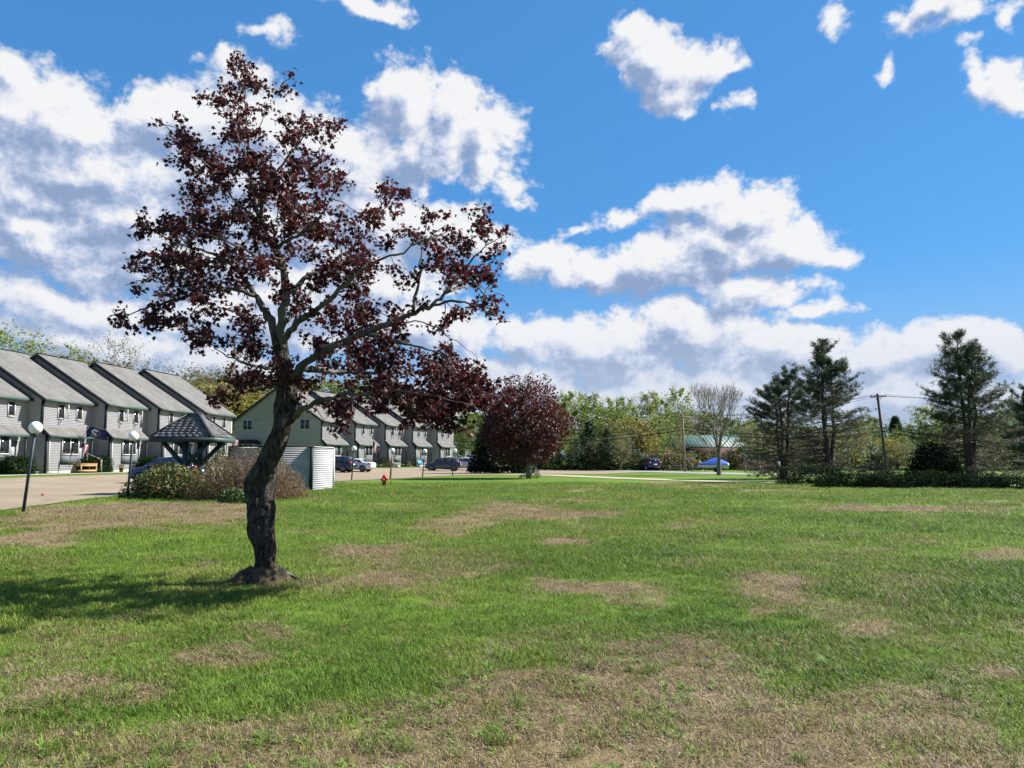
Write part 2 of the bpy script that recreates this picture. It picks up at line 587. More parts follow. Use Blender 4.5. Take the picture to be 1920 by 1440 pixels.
def dryness(x, y):
    x, y = np.asarray(x, float), np.asarray(y, float)
    w = 0.85
    xs = x + w * (fbm(x * 1.1, y * 1.1, 1.3, 3) - 0.5) * np.clip(np.hypot(x, y) / 9, 0.6, 3)
    ys = y + w * 2 * (fbm(x * 1.1 + 40, y * 1.1, 7.3, 3) - 0.5) * np.clip(np.hypot(x, y) / 9, 0.6, 4)
    d = np.zeros_like(xs)
    for (cx, cyy, rx, ry, sh), k in DRY:
        u = ((xs - (cx + sh * (ys - cyy))) / rx) ** 2 + ((ys - cyy) / ry) ** 2
        d = np.maximum(d, k * np.clip(1.7 - 1.1 * u, 0, 1))
    n = fbm(x * 0.9 + 11, y * 0.6 + 3, 2.2, 4)
    n2 = fbm(x * 3.1, y * 3.1 + 8, 4.2, 3)
    d = d * (0.42 + 1.1 * n2) + np.clip((n - 0.52) * 2.6, 0, 0.55)
    d = d * np.interp(np.hypot(x, y), [4.5, 7.5], [0.82, 1.0])
    d = d + 0.30 * np.clip((6.0 - np.hypot(x, y)) / 2.0, 0, 1) * n2
    return np.clip(d, 0, 1)


def ground_material():
    m = bpy.data.materials.new("lawn_ground")
    m.use_nodes = True
    t = m.node_tree
    t.nodes.clear()
    h = NT(t)
    out = h.n('ShaderNodeOutputMaterial')
    tc = h.n('ShaderNodeTexCoord').outputs['Object']
    dry = h.n('ShaderNodeAttribute', attribute_name='dry').outputs['Fac']
    fine = h.noise(tc, 9.0, 6.0, 0.7)
    finer = h.noise(tc, 60.0, 3.0, 0.7)
    med = h.noise(tc, 0.7, 4.0, 0.55)
    big = h.noise(tc, 0.12, 3.0, 0.5)
    g = h.mix(h.ss(fine, 0.3, 0.7), c4((0.058, 0.120, 0.010)), c4((0.115, 0.200, 0.020)))
    g = h.mix(h.ss(med, 0.35, 0.7), g, c4((0.120, 0.190, 0.024)))
    g = h.mix(h.m('MULTIPLY', h.ss(big, 0.35, 0.65), 0.45), g, c4((0.080, 0.150, 0.016)))
    s = h.mix(h.ss(fine, 0.35, 0.68), c4((0.125, 0.088, 0.052)), c4((0.27, 0.205, 0.120)))
    s = h.mix(h.ss(med, 0.42, 0.75), s, c4((0.175, 0.140, 0.055)))
    s = h.mix(h.m('MULTIPLY', h.ss(finer, 0.55, 0.75), 0.6), s, c4((0.075, 0.050, 0.032)))
    k = h.ss(h.m('ADD', dry, h.m('MULTIPLY', h.m('SUBTRACT', fine, 0.5), 1.3)), 0.20, 0.85)
    c = h.mix(k, g, s)
    c = h.mix(h.ss(finer, 0.2, 0.8, 0.25, 0.0), c, c4((0.02, 0.025, 0.008)))
    bn = h.n('ShaderNodeBump', {'Strength': 0.9, 'Distance': 0.03, 'Height': h.m('ADD', fine, h.m('MULTIPLY', finer, 0.6))})
    c = h.v('SCALE', c, ALB)
    bs = h.n('ShaderNodeBsdfPrincipled', {'Base Color': c, 'Roughness': 0.95, 'Specular IOR Level': 0.1, 'Normal': bn.outputs[0]})
    t.links.new(bs.outputs[0], out.inputs[0])
    return m


def make_ground():
    az = np.radians(np.concatenate([np.arange(-48, 48, 0.24), np.arange(48, 312, 3.0)]))
    rad = np.concatenate([np.linspace(0.6, 3.0, 8)[:-1], 3.0 * 1.0165 ** np.arange(262), [300, 400, 600, 900, 1500, 2500]])
    A, Q = np.meshgrid(az, rad)
    X, Y = Q * np.sin(A), Q * np.cos(A)
    Z = gz(X, Y)
    D = np.where(Q < 130, dryness(X, Y), 0.1)
    n = len(az)
    V = np.stack([X, Y, Z], -1).reshape(-1, 3)
    i = np.arange(len(rad) - 1)[:, None] * n
    j = np.arange(n)[None, :]
    k = (j + 1) % n
    F = np.stack([i + j, i + n + j, i + n + k, i + k], -1).reshape(-1, 4)
    mb = MB().add(V, F)
    mb.F.append(np.arange(n)[None, ::-1]); mb.M.append(np.zeros(1, int))
    o = mb.build("lawn", ground_material(), smooth=True, kind='structure')
    a = o.data.attributes.new("dry", 'FLOAT', 'POINT')
    a.data.foreach_set("value", D.reshape(-1).astype(np.float32))
    return o


make_ground()


def strip(name, near, far, material, lift, nu=90, nv=24):
    def res(P):
        P = np.array(P, float)
        s = np.concatenate([[0], np.cumsum(np.linalg.norm(np.diff(P, axis=0), axis=1))])
        u = np.linspace(0, s[-1], nu)
        return np.stack([np.interp(u, s, P[:, 0]), np.interp(u, s, P[:, 1])], 1)
    a, b = res(near), res(far)
    t = np.linspace(0, 1, nv)[:, None, None]
    G = a[None] * (1 - t) + b[None] * t
    G[0] += (fbm(G[0][:, 0] * 0.8, G[0][:, 1] * 0.8, 3.0, 3)[:, None] - 0.5) * 0.35
    Z = gz(G[..., 0], G[..., 1]) + lift
    V = np.concatenate([G, Z[..., None]], -1).reshape(-1, 3)
    i = np.arange(nv - 1)[:, None] * nu
    j = np.arange(nu - 1)[None, :]
    F = np.stack([i + j, i + j + 1, i + nu + j + 1, i + nu + j], -1).reshape(-1, 4)
    return MB().add(V, F).build(name, material, smooth=True, kind='structure')


TH1, TH2 = R(5.5), R(18.0)
D1, N1 = np.array([math.sin(TH1), math.cos(TH1)]), np.array([math.cos(TH1), -math.sin(TH1)])
D2, N2 = np.array([math.sin(TH2), math.cos(TH2)]), np.array([math.cos(TH2), -math.sin(TH2)])
W_U, STEP = 6.1, 1.24
P_A = np.array([-36.7, 60.0])
ROW1 = [P_A + (k - 1) * (W_U * D1 + STEP * N1) for k in range(5)]
P_R = np.array([-23.63, 95.5])
ROW2 = [P_R + k * (W_U * D2 + STEP * N2) for k in range(5)]

asph = mat("tan_asphalt", (0.200, 0.160, 0.112), 0.9, col2=(0.240, 0.192, 0.136), vscale=0.22, bump=0.25, bscale=30, spec=0.2)
pale = mat("pale_concrete", (0.33, 0.31, 0.275), 0.9, var=0.08, vscale=1.0, bump=0.15)
road_m = mat("grey_road", (0.23, 0.22, 0.215), 0.85, var=0.1, vscale=0.4, bump=0.2)
lot_near = [(-13.6, 6), (-14.8, 15), (-15.6, 23.5), (-16.9, 32.9), (-15.8, 44), (-12.4, 53.6), (-9.4, 60.6), (-5.6, 72), (1.8, 79), (9, 80), (20, 97)]
lot_far = [(-46, 6), (-42, 20), tuple(ROW1[0] + 6.6 * N1 - 12 * D1), tuple(ROW1[0] + 6.6 * N1), tuple(ROW1[4] + W_U * D1 + 6.0 * N1),
           tuple(ROW2[0] + 5.6 * N2), tuple(ROW2[4] + W_U * D2 + 5.0 * N2), (4, 131), (16, 128)]
strip("parking_lot", lot_near, lot_far, asph, 0.030)
strip("sidewalk", [tuple(ROW1[0] + 4.4 * N1 - 12 * D1), tuple(ROW1[0] + 4.4 * N1), tuple(ROW1[4] + W_U * D1 + 3.7 * N1)],
      [tuple(ROW1[0] + 3.3 * N1 - 12 * D1), tuple(ROW1[0] + 3.3 * N1), tuple(ROW1[4] + W_U * D1 + 2.6 * N1)], pale, 0.034, 40, 4)


def ribbon(name, pts, w, material, lift):
    P = np.array(pts, float)
    T = np.gradient(P, axis=0)
    T /= np.linalg.norm(T, axis=1)[:, None]
    S = np.stack([T[:, 1], -T[:, 0]], 1) * w / 2
    return strip(name, P - S, P + S, material, lift, 70, 5)


ribbon("driveway", [(-1.5, 79.0), (3.5, 74.8), (9, 62.2), (13.9, 54.6), (18.5, 49.6), (26, 45.5), (40, 43.5), (60, 43)], 2.6,
       mat("driveway_cream", (0.34, 0.30, 0.215), 0.9, var=0.12, vscale=0.6, bump=0.2), 0.034)
ribbon("road", [(-6, 150), (8, 112), (17, 95), (24, 80), (31, 71), (45, 61), (80, 52), (140, 48)], 7.0, road_m, 0.038)


# ------------------------------------------------------------------ grass
def grass_mat(name, g1, g2, d1, d2, transl=0.35):
    m = bpy.data.materials.new(name)
    m.use_nodes = True
    t = m.node_tree
    t.nodes.clear()
    h = NT(t)
    out = h.n('ShaderNodeOutputMaterial')
    at_ = h.n('ShaderNodeAttribute', attribute_name='dry', attribute_type='INSTANCER').outputs['Fac']
    tn = h.n('ShaderNodeAttribute', attribute_name='tone', attribute_type='INSTANCER').outputs['Fac']
    ri = h.n('ShaderNodeNewGeometry').outputs['Random Per Island']
    g = h.mix(tn, c4(g1), c4(g2))
    d = h.mix(h.m('FRACT', h.m('MULTIPLY', ri, 3.7)), c4(d1), c4(d2))
    k = h.m('GREATER_THAN', h.m('ADD', h.m('MULTIPLY', at_, 1.05), 0.03), ri)
    c = h.mix(k, g, d)
    c = h.n('ShaderNodeHueSaturation', {'Color': c, 'Value': h.ss(h.m('FRACT', h.m('MULTIPLY', ri, 11.3)), 0.0, 1.0, 0.65 * ALB, 1.3 * ALB)}).outputs[0]
    bs = h.n('ShaderNodeBsdfPrincipled', {'Base Color': c, 'Roughness': 0.6, 'Specular IOR Level': 0.25})
    tr = h.n('ShaderNodeBsdfTranslucent', {'Color': c})
    mx = h.n('ShaderNodeMixShader', {0: transl, 1: bs.outputs[0], 2: tr.outputs[0]})
    t.links.new(mx.outputs[0], out.inputs[0])
    return m


def tuft(name, material, nb, rad, l0, l1, w, lean, seed, flat=0.0):
    r = np.random.default_rng(seed)
    mb = MB()
    for _ in range(nb):
        a, q = r.random() * 6.283, rad * math.sqrt(r.random())
        bx, by = q * math.cos(a), q * math.sin(a)
        th = r.random() * 6.283
        L = l0 + (l1 - l0) * r.random()
        ln = lean * (0.3 + r.random())
        dx, dy = math.cos(th), math.sin(th)
        sx, sy = -dy * w / 2, dx * w / 2
        up = (1 - flat)
        p0 = np.array([bx, by, 0.004 + flat * 0.02 * r.random()])
        p1 = p0 + np.array([dx * ln * L * 0.35, dy * ln * L * 0.35, L * 0.6 * up + flat * 0.012])
        p2 = p1 + np.array([dx * ln * L * 0.7, dy * ln * L * 0.7, L * 0.4 * up * max(0.15, 1 - 0.6 * ln)])
        s = np.array([sx, sy, 0])
        mb.add([p0 - s, p0 + s, p1 + s * 0.8, p1 - s * 0.8, p2], [[0, 1, 2, 3], [3, 2, 4]])
    o = bpy.data.objects.new(name, mb.mesh(name, material))
    return o


def rosette(name, material, nl, L, w, seed):
    r = np.random.default_rng(seed)
    mb = MB()
    for i in range(nl):
        th = 6.283 * i / nl + r.random() * 0.7
        d = np.array([math.cos(th), math.sin(th), 0])
        s = np.array([-d[1], d[0], 0]) * w / 2
        l = L * (0.6 + 0.6 * r.random())
        z = 0.25 + 0.6 * r.random()
        p0 = np.array([0, 0, 0.005])
        p1 = p0 + d * l * 0.45 + np.array([0, 0, l * 0.45 * z])
        p2 = p0 + d * l * 0.8 + np.array([0, 0, l * 0.6 * z])
        p3 = p0 + d * l + np.array([0, 0, l * 0.45 * z])
        mb.add([p0 - s * 0.3, p0 + s * 0.3, p1 + s, p1 - s, p2 + s * 0.8, p2 - s * 0.8, p3], [[0, 1, 2, 3], [3, 2, 4, 5], [5, 4, 6]])
    return bpy.data.objects.new(name, mb.mesh(name, material))


def scatter(name, label, cat, P, rot, scale, dry, tone, sources):
    me = bpy.data.meshes.new(name)
    me.vertices.add(len(P))
    me.vertices.foreach_set("co", P.astype(np.float32).reshape(-1))
    for nm, typ, key, val in (("rot", 'FLOAT_VECTOR', "vector", rot), ("siz", 'FLOAT', "value", scale), ("dry", 'FLOAT', "value", dry),
                              ("tone", 'FLOAT', "value", tone), ("pick", 'INT', "value", rng.integers(0, len(sources), len(P)))):
        a = me.attributes.new(nm, typ, 'POINT')
        a.data.foreach_set(key, np.asarray(val).astype(np.int32 if typ == 'INT' else np.float32).reshape(-1))
    o = bpy.data.objects.new(name, me)
    link(o)
    tag(o, label, cat, kind='stuff')
    g = bpy.data.node_groups.new("scatter_" + name, 'GeometryNodeTree')
    g.interface.new_socket("Geometry", in_out='INPUT', socket_type='NodeSocketGeometry')
    g.interface.new_socket("Geometry", in_out='OUTPUT', socket_type='NodeSocketGeometry')
    gi, go = g.nodes.new('NodeGroupInput'), g.nodes.new('NodeGroupOutput')
    ip = g.nodes.new('GeometryNodeInstanceOnPoints')
    g2i = g.nodes.new('GeometryNodeGeometryToInstance')
    for s in reversed(sources):
        oi = g.nodes.new('GeometryNodeObjectInfo')
        oi.inputs['Object'].default_value = s
        g.links.new(oi.outputs['Geometry'], g2i.inputs[0])

    def na(nm, typ):
        a = g.nodes.new('GeometryNodeInputNamedAttribute')
        a.data_type = typ
        a.inputs['Name'].default_value = nm
        return [s for s in a.outputs if s.enabled and s.name == 'Attribute'][0]
    g.links.new(gi.outputs[0], ip.inputs['Points'])
    g.links.new(g2i.outputs[0], ip.inputs['Instance'])
    ip.inputs['Pick Instance'].default_value = True
    g.links.new(na("pick", 'INT'), ip.inputs['Instance Index'])
    g.links.new(na("rot", 'FLOAT_VECTOR'), ip.inputs['Rotation'])
    g.links.new(na("siz", 'FLOAT'), ip.inputs['Scale'])
    g.links.new(ip.outputs[0], go.inputs[0])
    md = o.modifiers.new("scatter", 'NODES')
    md.node_group = g
    return o


def sector(r0, r1, dens, half=46):
    a = R(half)
    n = int(dens * a * (r1 * r1 - r0 * r0))
    q = np.sqrt(rng.uniform(r0 * r0, r1 * r1, n))
    t = rng.uniform(-a, a, n)
    return np.stack([q * np.sin(t), q * np.cos(t)], 1)


def in_lot(x, y):
    """left of the near edge of the parking lot"""
    e = np.array(lot_near)
    xe = np.interp(y, e[:, 1], e[:, 0])
    return x < xe + 0.1


TREE = gp(489, 1092)


def make_grass():
    gm = grass_mat("grass_blade", (0.084, 0.158, 0.015), (0.205, 0.285, 0.042), (0.27, 0.20, 0.095), (0.20, 0.20, 0.05))
    tm = grass_mat("thatch_blade", (0.19, 0.145, 0.080), (0.30, 0.235, 0.140), (0.13, 0.085, 0.050), (0.32, 0.25, 0.15), 0.15)
    wm = grass_mat("weed_leaf", (0.10, 0.19, 0.025), (0.15, 0.26, 0.04), (0.13, 0.21, 0.03), (0.09, 0.16, 0.03), 0.35)
    lawn = [tuft("grass_tuft_source_%s" % "abcd"[i], gm, 56, 0.15, 0.022, 0.062, 0.0046, 1.0, 10 + i) for i in range(4)]
    clump = [tuft("grass_clump_source_%s" % "ab"[i], gm, 55, 0.075, 0.045, 0.10, 0.0042, 1.1, 30 + i) for i in range(2)]
    that = [tuft("thatch_source_%s" % "abc"[i], tm, 60, 0.17, 0.025, 0.07, 0.0042, 1.5, 50 + i, 0.85) for i in range(3)]
    ros = [rosette("weed_source_%s" % "abcdefg"[i], wm, q[0], q[1], q[2], 70 + i) for i, q in enumerate(
        ((9, 0.070, 0.018), (6, 0.055, 0.014), (14, 0.095, 0.008), (11, 0.075, 0.007), (18, 0.110, 0.006), (7, 0.045, 0.020), (12, 0.06, 0.012)))]
    P = np.concatenate([sector(3.0, 8.0, 150), sector(8.0, 14.0, 80), sector(14, 26, 34), sector(26, 50, 9)])
    q = np.hypot(P[:, 0], P[:, 1])
    sc = np.interp(q, [3, 8, 14, 26, 50], [0.85, 1.0, 1.25, 1.7, 2.6]) * rng.uniform(0.7, 1.3, len(P))
    d = dryness(P[:, 0], P[:, 1])
    keep = (rng.random(len(P)) > np.clip((d - 0.19) * 1.5, 0, np.interp(q, [5, 11], [0.80, 0.92]))) & ~in_lot(P[:, 0], P[:, 1])
    dt = np.hypot(P[:, 0] - TREE.x, P[:, 1] - TREE.y)
    keep &= (dt > 0.24 + 0.12 * rng.random(len(P)))
    hgt = 0.55 + 0.9 * fbm(P[:, 0] * 0.5, P[:, 1] * 0.5, 9.1, 3)
    P, sc, d, hgt, q = P[keep], sc[keep], d[keep], hgt[keep], q[keep]
    tone = np.clip(0.45 + 1.5 * (fbm(P[:, 0] * 0.45 + 5, P[:, 1] * 0.45, 3.3, 4) - 0.5) + 1.1 * (fbm(P[:, 0] * 2.2 + 5, P[:, 1] * 1.6, 5.3, 2) - 0.5) + rng.normal(0, 0.13, len(P)), 0, 1)

    def fin(P, n):
        Z = gz(P[:, 0], P[:, 1])
        rot = np.stack([rng.normal(0, 0.06, n), rng.normal(0, 0.06, n), rng.uniform(0, 6.28, n)], 1)
        return np.concatenate([P, Z[:, None]], 1), rot
    Q, rot = fin(P, len(P))
    scatter("grass", "green mown grass covering the lawn between its dry patches", "grass", Q, rot, sc * hgt, np.clip(d * 0.9 - 0.05, 0, 0.8), tone, lawn)
    # dead thatch on the dry patches
    P = np.concatenate([sector(3.0, 8.0, 70), sector(8, 15, 28), sector(15, 30, 6)])
    d = dryness(P[:, 0], P[:, 1])
    keep = (rng.random(len(P)) < np.clip((d - 0.2) * 2.2, 0.04, 1)) & ~in_lot(P[:, 0], P[:, 1])
    P, d = P[keep], d[keep]
    Q, rot = fin(P, len(P))
    sc = np.interp(np.hypot(P[:, 0], P[:, 1]), [3, 10, 30], [0.8, 1.1, 2.0]) * rng.uniform(0.7, 1.3, len(P))
    tone = np.clip(fbm(P[:, 0] * 0.7, P[:, 1] * 0.7, 6.0, 3) * 1.6 - 0.3 + rng.normal(0, 0.15, len(P)), 0, 1)
    scatter("thatch", "flattened tan dead grass lying on the dry patches", "dead grass", Q, rot, sc, rng.random(len(P)) * 0.6, tone, that)
    # loose clumps and young weeds standing in the bare soil in front
    P = np.concatenate([sector(3.0, 7.0, 9.0), sector(7, 14, 2.0)])
    keep = fbm(P[:, 0] * 0.8, P[:, 1] * 0.8, 1.7, 3) > 0.5
    P = P[keep]
    Q, rot = fin(P, len(P))
    scatter("grass_clump", "taller dark green grass clumps in the thin foreground turf", "grass", Q, rot, rng.uniform(0.55, 1.25, len(P)),
            np.full(len(P), 0.05), np.clip(rng.normal(0.2, 0.2, len(P)), 0, 1), clump)
    P = np.concatenate([sector(3.0, 7.5, 44.0), sector(7.5, 12, 9)])
    d = dryness(P[:, 0], P[:, 1])
    keep = (fbm(P[:, 0] * 1.1 + 30, P[:, 1] * 1.1, 8.7, 3) > 0.44) & (d > 0.2)
    P = P[keep]
    Q, rot = fin(P, len(P))
    scatter("weeds", "light green young weeds sprouting from the dry foreground soil", "weeds", Q, rot, rng.uniform(0.5, 1.2, len(P)),
            rng.random(len(P)) * 0.3, rng.random(len(P)), ros)


make_grass()


# ------------------------------------------------------------------ townhouses
siding = mat("pale_grey_siding", (0.330, 0.328, 0.342), 0.75, var=0.05, vscale=1.2, spec=0.25)
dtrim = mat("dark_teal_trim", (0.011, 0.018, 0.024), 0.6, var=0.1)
fascia_m = mat("teal_fascia", (0.050, 0.082, 0.075), 0.55, var=0.1)
white_m = mat("white_frame", (0.50, 0.50, 0.49), 0.5)
conc = mat("grey_concrete", (0.42, 0.41, 0.38), 0.9, var=0.1, bump=0.2)
dark_in = mat("dark_interior", (0.012, 0.013, 0.015), 0.6)
glass_m = mat("window_glass", (0.018, 0.022, 0.026), 0.08, spec=0.6)
screen_m = mat("pale_screen_glass", (0.16, 0.17, 0.18), 0.2, spec=0.5)
wood_m = mat("light_wood", (0.36, 0.22, 0.10), 0.65, var=0.12, vscale=6)
grey_wood = mat("weathered_wood", (0.22, 0.20, 0.16), 0.8, var=0.12, vscale=6)


def shingle_material(name, c1, c2, w=0.30, hgt=0.15):
    m = bpy.data.materials.new(name)
    m.use_nodes = True
    t = m.node_tree
    t.nodes.clear()
    h = NT(t)
    out = h.n('ShaderNodeOutputMaterial')
    uv = h.n('ShaderNodeUVMap').outputs[0]
    br = h.n('ShaderNodeTexBrick', {'Vector': uv, 'Scale': 1.0, 'Mortar Size': 0.006, 'Mortar Smooth': 0.3, 'Bias': 0.0,
                                    'Brick Width': w, 'Row Height': hgt, 'Color1': c4([ALB * x for x in c1]), 'Color2': c4([ALB * x for x in c2]),
                                    'Mortar': c4([x * 0.4 for x in c1])})
    nz = h.noise(h.n('ShaderNodeTexCoord').outputs['Object'], 0.8, 5.0, 0.6)
    c = h.n('ShaderNodeHueSaturation', {'Color': br.outputs[0], 'Value': h.ss(nz, 0.3, 0.7, 0.86, 1.12)}).outputs[0]
    bn = h.n('ShaderNodeBump', {'Strength': 0.5, 'Distance': 0.01, 'Height': h.noise(uv, 60.0, 3.0, 0.6)})
    bs = h.n('ShaderNodeBsdfPrincipled', {'Base Color': c, 'Roughness': 0.95, 'Specular IOR Level': 0.1, 'Normal': bn.outputs[0]})
    t.links.new(bs.outputs[0], out.inputs[0])
    return m


roof_m = shingle_material("grey_shingle", (0.128, 0.126, 0.119), (0.150, 0.147, 0.139))
roof_dark = shingle_material("slate_shingle", (0.06, 0.06, 0.063), (0.09, 0.09, 0.093), 0.30, 0.14)


def planar_uv(o, udir, vdir):
    me = o.data
    uv = me.uv_layers.new(name="uv")
    co = np.empty(len(me.vertices) * 3, np.float32); me.vertices.foreach_get("co", co)
    li = np.empty(len(me.loops), np.int32); me.loops.foreach_get("vertex_index", li)
    co = co.reshape(-1, 3)[li]
    uv.data.foreach_set("uv", np.stack([co @ np.array(udir), co @ np.array(vdir)], 1).astype(np.float32).reshape(-1))


DEPTH, EAVE, PITCHK = 13.0, 6.0, 0.645
RX = -DEPTH / 2


def zr(x):
    """roof plane height above local x"""
    return EAVE + (0 - x) * PITCHK if x > RX else EAVE + (x + DEPTH) * PITCHK


def clap(mb, a0, a1, z0, z1, place, step=0.13, lip=0.018):
    """clapboard courses: place(a, out, z) -> point; a0/a1 may be functions of z"""
    z = z0
    while z < z1 - 0.01:
        zt = min(z + step, z1)
        f = (lambda q: q(z)) if callable(a0) else (lambda q: q)
        b0, b1 = (a0(z), a1(z)) if callable(a0) else (a0, a1)
        t0, t1 = (a0(zt), a1(zt)) if callable(a0) else (a0, a1)
        if b1 - b0 > 0.05:
            if t1 < t0:
                t0 = t1 = (b0 + b1) / 2
            V = [place(b0, lip, z), place(b1, lip, z), place(t1, 0.0, zt), place(t0, 0.0, zt), place(b0, 0.0, z), place(b1, 0.0, z)]
            mb.add(V, [[0, 1, 2, 3], [4, 5, 1, 0]])
        z = zt


def window(parent, place, a0, a1, z0, z1, ax, panes=1, sash=False, proud=0.05):
    """place(a, out, z); a runs along the wall"""
    fw = 0.075
    def bx(mb, p, q, o0, o1, r, s):
        c0, c1 = np.array(place(p, o0, r)), np.array(place(q, o1, s))
        lo, hi = np.minimum(c0, c1), np.maximum(c0, c1)
        mb.box((lo + hi) / 2, hi - lo)
    w = MB()
    bx(w, a0 - fw, a0, 0, proud, z0 - fw, z1 + fw); bx(w, a1, a1 + fw, 0, proud, z0 - fw, z1 + fw)
    bx(w, a0, a1, 0, proud, z1, z1 + fw); bx(w, a0, a1, 0, proud + 0.02, z0 - fw, z0)
    for i in range(1, panes):
        m = a0 + (a1 - a0) * i / panes
        bx(w, m - 0.04, m + 0.04, 0, proud - 0.005, z0, z1)
    win = w.build("window", white_m, parent)
    for i in range(panes):
        p = MB()
        q0, q1 = a0 + (a1 - a0) * i / panes, a0 + (a1 - a0) * (i + 1) / panes
        bx(p, q0 + (0.04 if i else 0), q1 - (0.04 if i < panes - 1 else 0), 0.0, 0.028, z0, z1)
        p.build("pane", glass_m, win)
    if sash:
        # casement swung outwards about its far side
        s = MB()
        L = a1 - a0
        base = np.array(place(a1, proud + 0.01, 0.0))
        along = np.array(place(a1 - 1, 0, 0)) - np.array(place(a1, 0, 0))
        outw = np.array(place(0, 1, 0)) - np.array(place(0, 0, 0))
        dr = along * math.cos(R(68)) + outw * math.sin(R(68))
        P = lambda u, z: base + dr * u * L + np.array([0, 0, z])
        for u in (0.04, 0.96):
            s.bar(P(u, z0), P(u, z1), 0.055, 0.055)
        for z in (z0 + 0.03, z1 - 0.03):
            s.bar(P(0.07, z), P(0.93, z), 0.05, 0.05)
        so_ = s.build("sash", white_m, win)
    return win


def townhouse(label, P, th, first=False, last=False, sash=(True, True), extra=None):
    base = float(gz(P[0] - 0.5, P[1])) - 0.02
    t = thing("townhouse", label, "house", (P[0], P[1], base), -th, "attached townhouses stepping along the parking lot")
    W, E = W_U, 0.5
    # front wall: upper storey and recessed entrance
    f = MB()
    clap(f, 0.0, W, 3.0, EAVE + 0.05, lambda a, o, z: (o, a, z))
    clap(f, 3.9, W, 0.25, 3.0, lambda a, o, z: (o, a, z))
    f.build("front_wall", siding, t)
    f = MB()
    clap(f, 0.0, 3.9, 0.25, 3.12, lambda a, o, z: (E + o, a, z))
    clap(f, 0.0, E, 0.25, 3.1, lambda a, o, z: (a, 3.9 + o, z))
    f.build("entry_block", siding, t)
    # gable wall towards the parking lot
    g = MB()
    x0 = lambda z: -DEPTH + max(0.0, (z - EAVE) / PITCHK)
    x1 = lambda z: (E if z < 3.05 else 0.0) if z <= EAVE else -(z - EAVE) / PITCHK
    clap(g, x0, x1, 0.25, EAVE - RX * PITCHK - 0.02, lambda a, o, z: (a, -o, z), step=0.13)
    gw = g.build("gable_wall", siding, t)
    # plain walls that face away
    b = MB()
    b.add([(-DEPTH, 0, 0), (-DEPTH, W, 0), (-DEPTH, W, EAVE), (-DEPTH, 0, EAVE)], [[0, 1, 2, 3]])
    b.add([(-DEPTH, W, 0), (0, W, 0), (0, W, EAVE), (RX, W, zr(RX)), (-DEPTH, W, EAVE)], [[0, 1, 2, 3, 4]])
    b.build("back_wall", siding, t)
    fd = MB()
    fd.box((RX + E / 2, 1.95, 0.07), (DEPTH + E - 0.04, 3.86, 0.36)); fd.box((RX, 5.0, 0.07), (DEPTH - 0.04, 2.2, 0.36))
    fd.build("foundation", dark_in if False else conc, t)
    # roof: two slabs with overhang
    r = MB()
    ov, rk, th_ = 0.42, 0.28, 0.16
    zt = lambda x: zr(x) + 0.12
    xe = ov
    ze = EAVE + 0.12 - ov * PITCHK
    xb = -DEPTH - ov
    zt0 = zr(RX) + 0.12
    y1 = W + (rk if last else 0.0)
    for (xa, za, xc, zc) in ((RX, zt0, xe, ze), (xb, ze, RX, zt0)):
        r.add([(xa, -rk, za), (xc, -rk, zc), (xc, y1, zc), (xa, y1, za)], [[0, 1, 2, 3]])
    ro = r.build("roof", roof_m, t)
    planar_uv(ro, (0, 1, 0), (0.84, 0, -0.54))
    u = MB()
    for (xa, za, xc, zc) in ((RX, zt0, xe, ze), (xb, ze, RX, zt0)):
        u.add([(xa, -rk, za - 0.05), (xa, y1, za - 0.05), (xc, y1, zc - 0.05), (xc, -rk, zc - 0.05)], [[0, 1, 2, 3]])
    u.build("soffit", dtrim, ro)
    # rake boards and eave boards
    k = MB()
    k.prism([(xe, ze - 0.012), (RX, zt0 - 0.012), (xb, ze - 0.012), (xb, ze - 0.30), (RX, zt0 - 0.34), (xe, ze - 0.30)], -rk - 0.035, -rk, 1)
    if last:
        k.build("rake_board", dtrim, ro)
        k = MB()
        k.prism([(xe, ze - 0.012), (RX, zt0 - 0.012), (xb, ze - 0.012), (xb, ze - 0.30), (RX, zt0 - 0.34), (xe, ze - 0.30)], y1, y1 + 0.035, 1)
    k.build("rake_board", dtrim, ro)
    k = MB()
    k.box((xe + 0.02, (y1 - rk) / 2, ze - 0.12), (0.04, y1 + rk, 0.22))
    k.build("eave_board", fascia_m, ro)
    k = MB()
    k.box((RX, (y1 - rk) / 2, zt0 + 0.01), (0.25, y1 + rk, 0.05))
    k.build("ridge_cap", roof_dark, ro)
    # corner boards
    for (x, y, z0, z1) in ((0.03, 0.04, 3.4, EAVE - 0.02), (E + 0.03, 0.04, 0.0, 3.0)):
        k = MB(); k.box((x - 0.04, y - 0.06, (z0 + z1) / 2), (0.16, 0.14, z1 - z0)); k.build("corner_board", dtrim, t)
    if last:
        k = MB(); k.box((0.02, W - 0.02, 3.0), (0.08, 0.12, 6.0)); k.build("corner_board", white_m, t)
    # pent roof over the ground floor
    s = MB()
    xo, zo, zi = E + 0.34, 3.02, 3.72
    ye = 5.3
    s.add([(0.03, -0.16, zi), (xo, -0.16, zo), (xo, ye, zo), (0.03, ye, zi)], [[0, 1, 2, 3]])
    pr = s.build("pent_roof", roof_m, t)
    planar_uv(pr, (0, 1, 0), (0.77, 0, -0.64))
    s = MB()
    s.prism([(0.03, zi - 0.015), (0.03, zi - 0.34), (xo, zo - 0.22), (xo, zo - 0.015)], -0.20, -0.16, 1)
    s.build("rake_board", dtrim, pr)
    s = MB()
    s.prism([(0.03, zi - 0.015), (0.03, zi - 0.34), (xo, zo - 0.22), (xo, zo - 0.015)], ye, ye + 0.04, 1)
    s.build("rake_board", dtrim, pr)
    s = MB()
    s.box((xo + 0.02, (ye - 0.16) / 2, zo - 0.11), (0.04, ye + 0.16, 0.20))
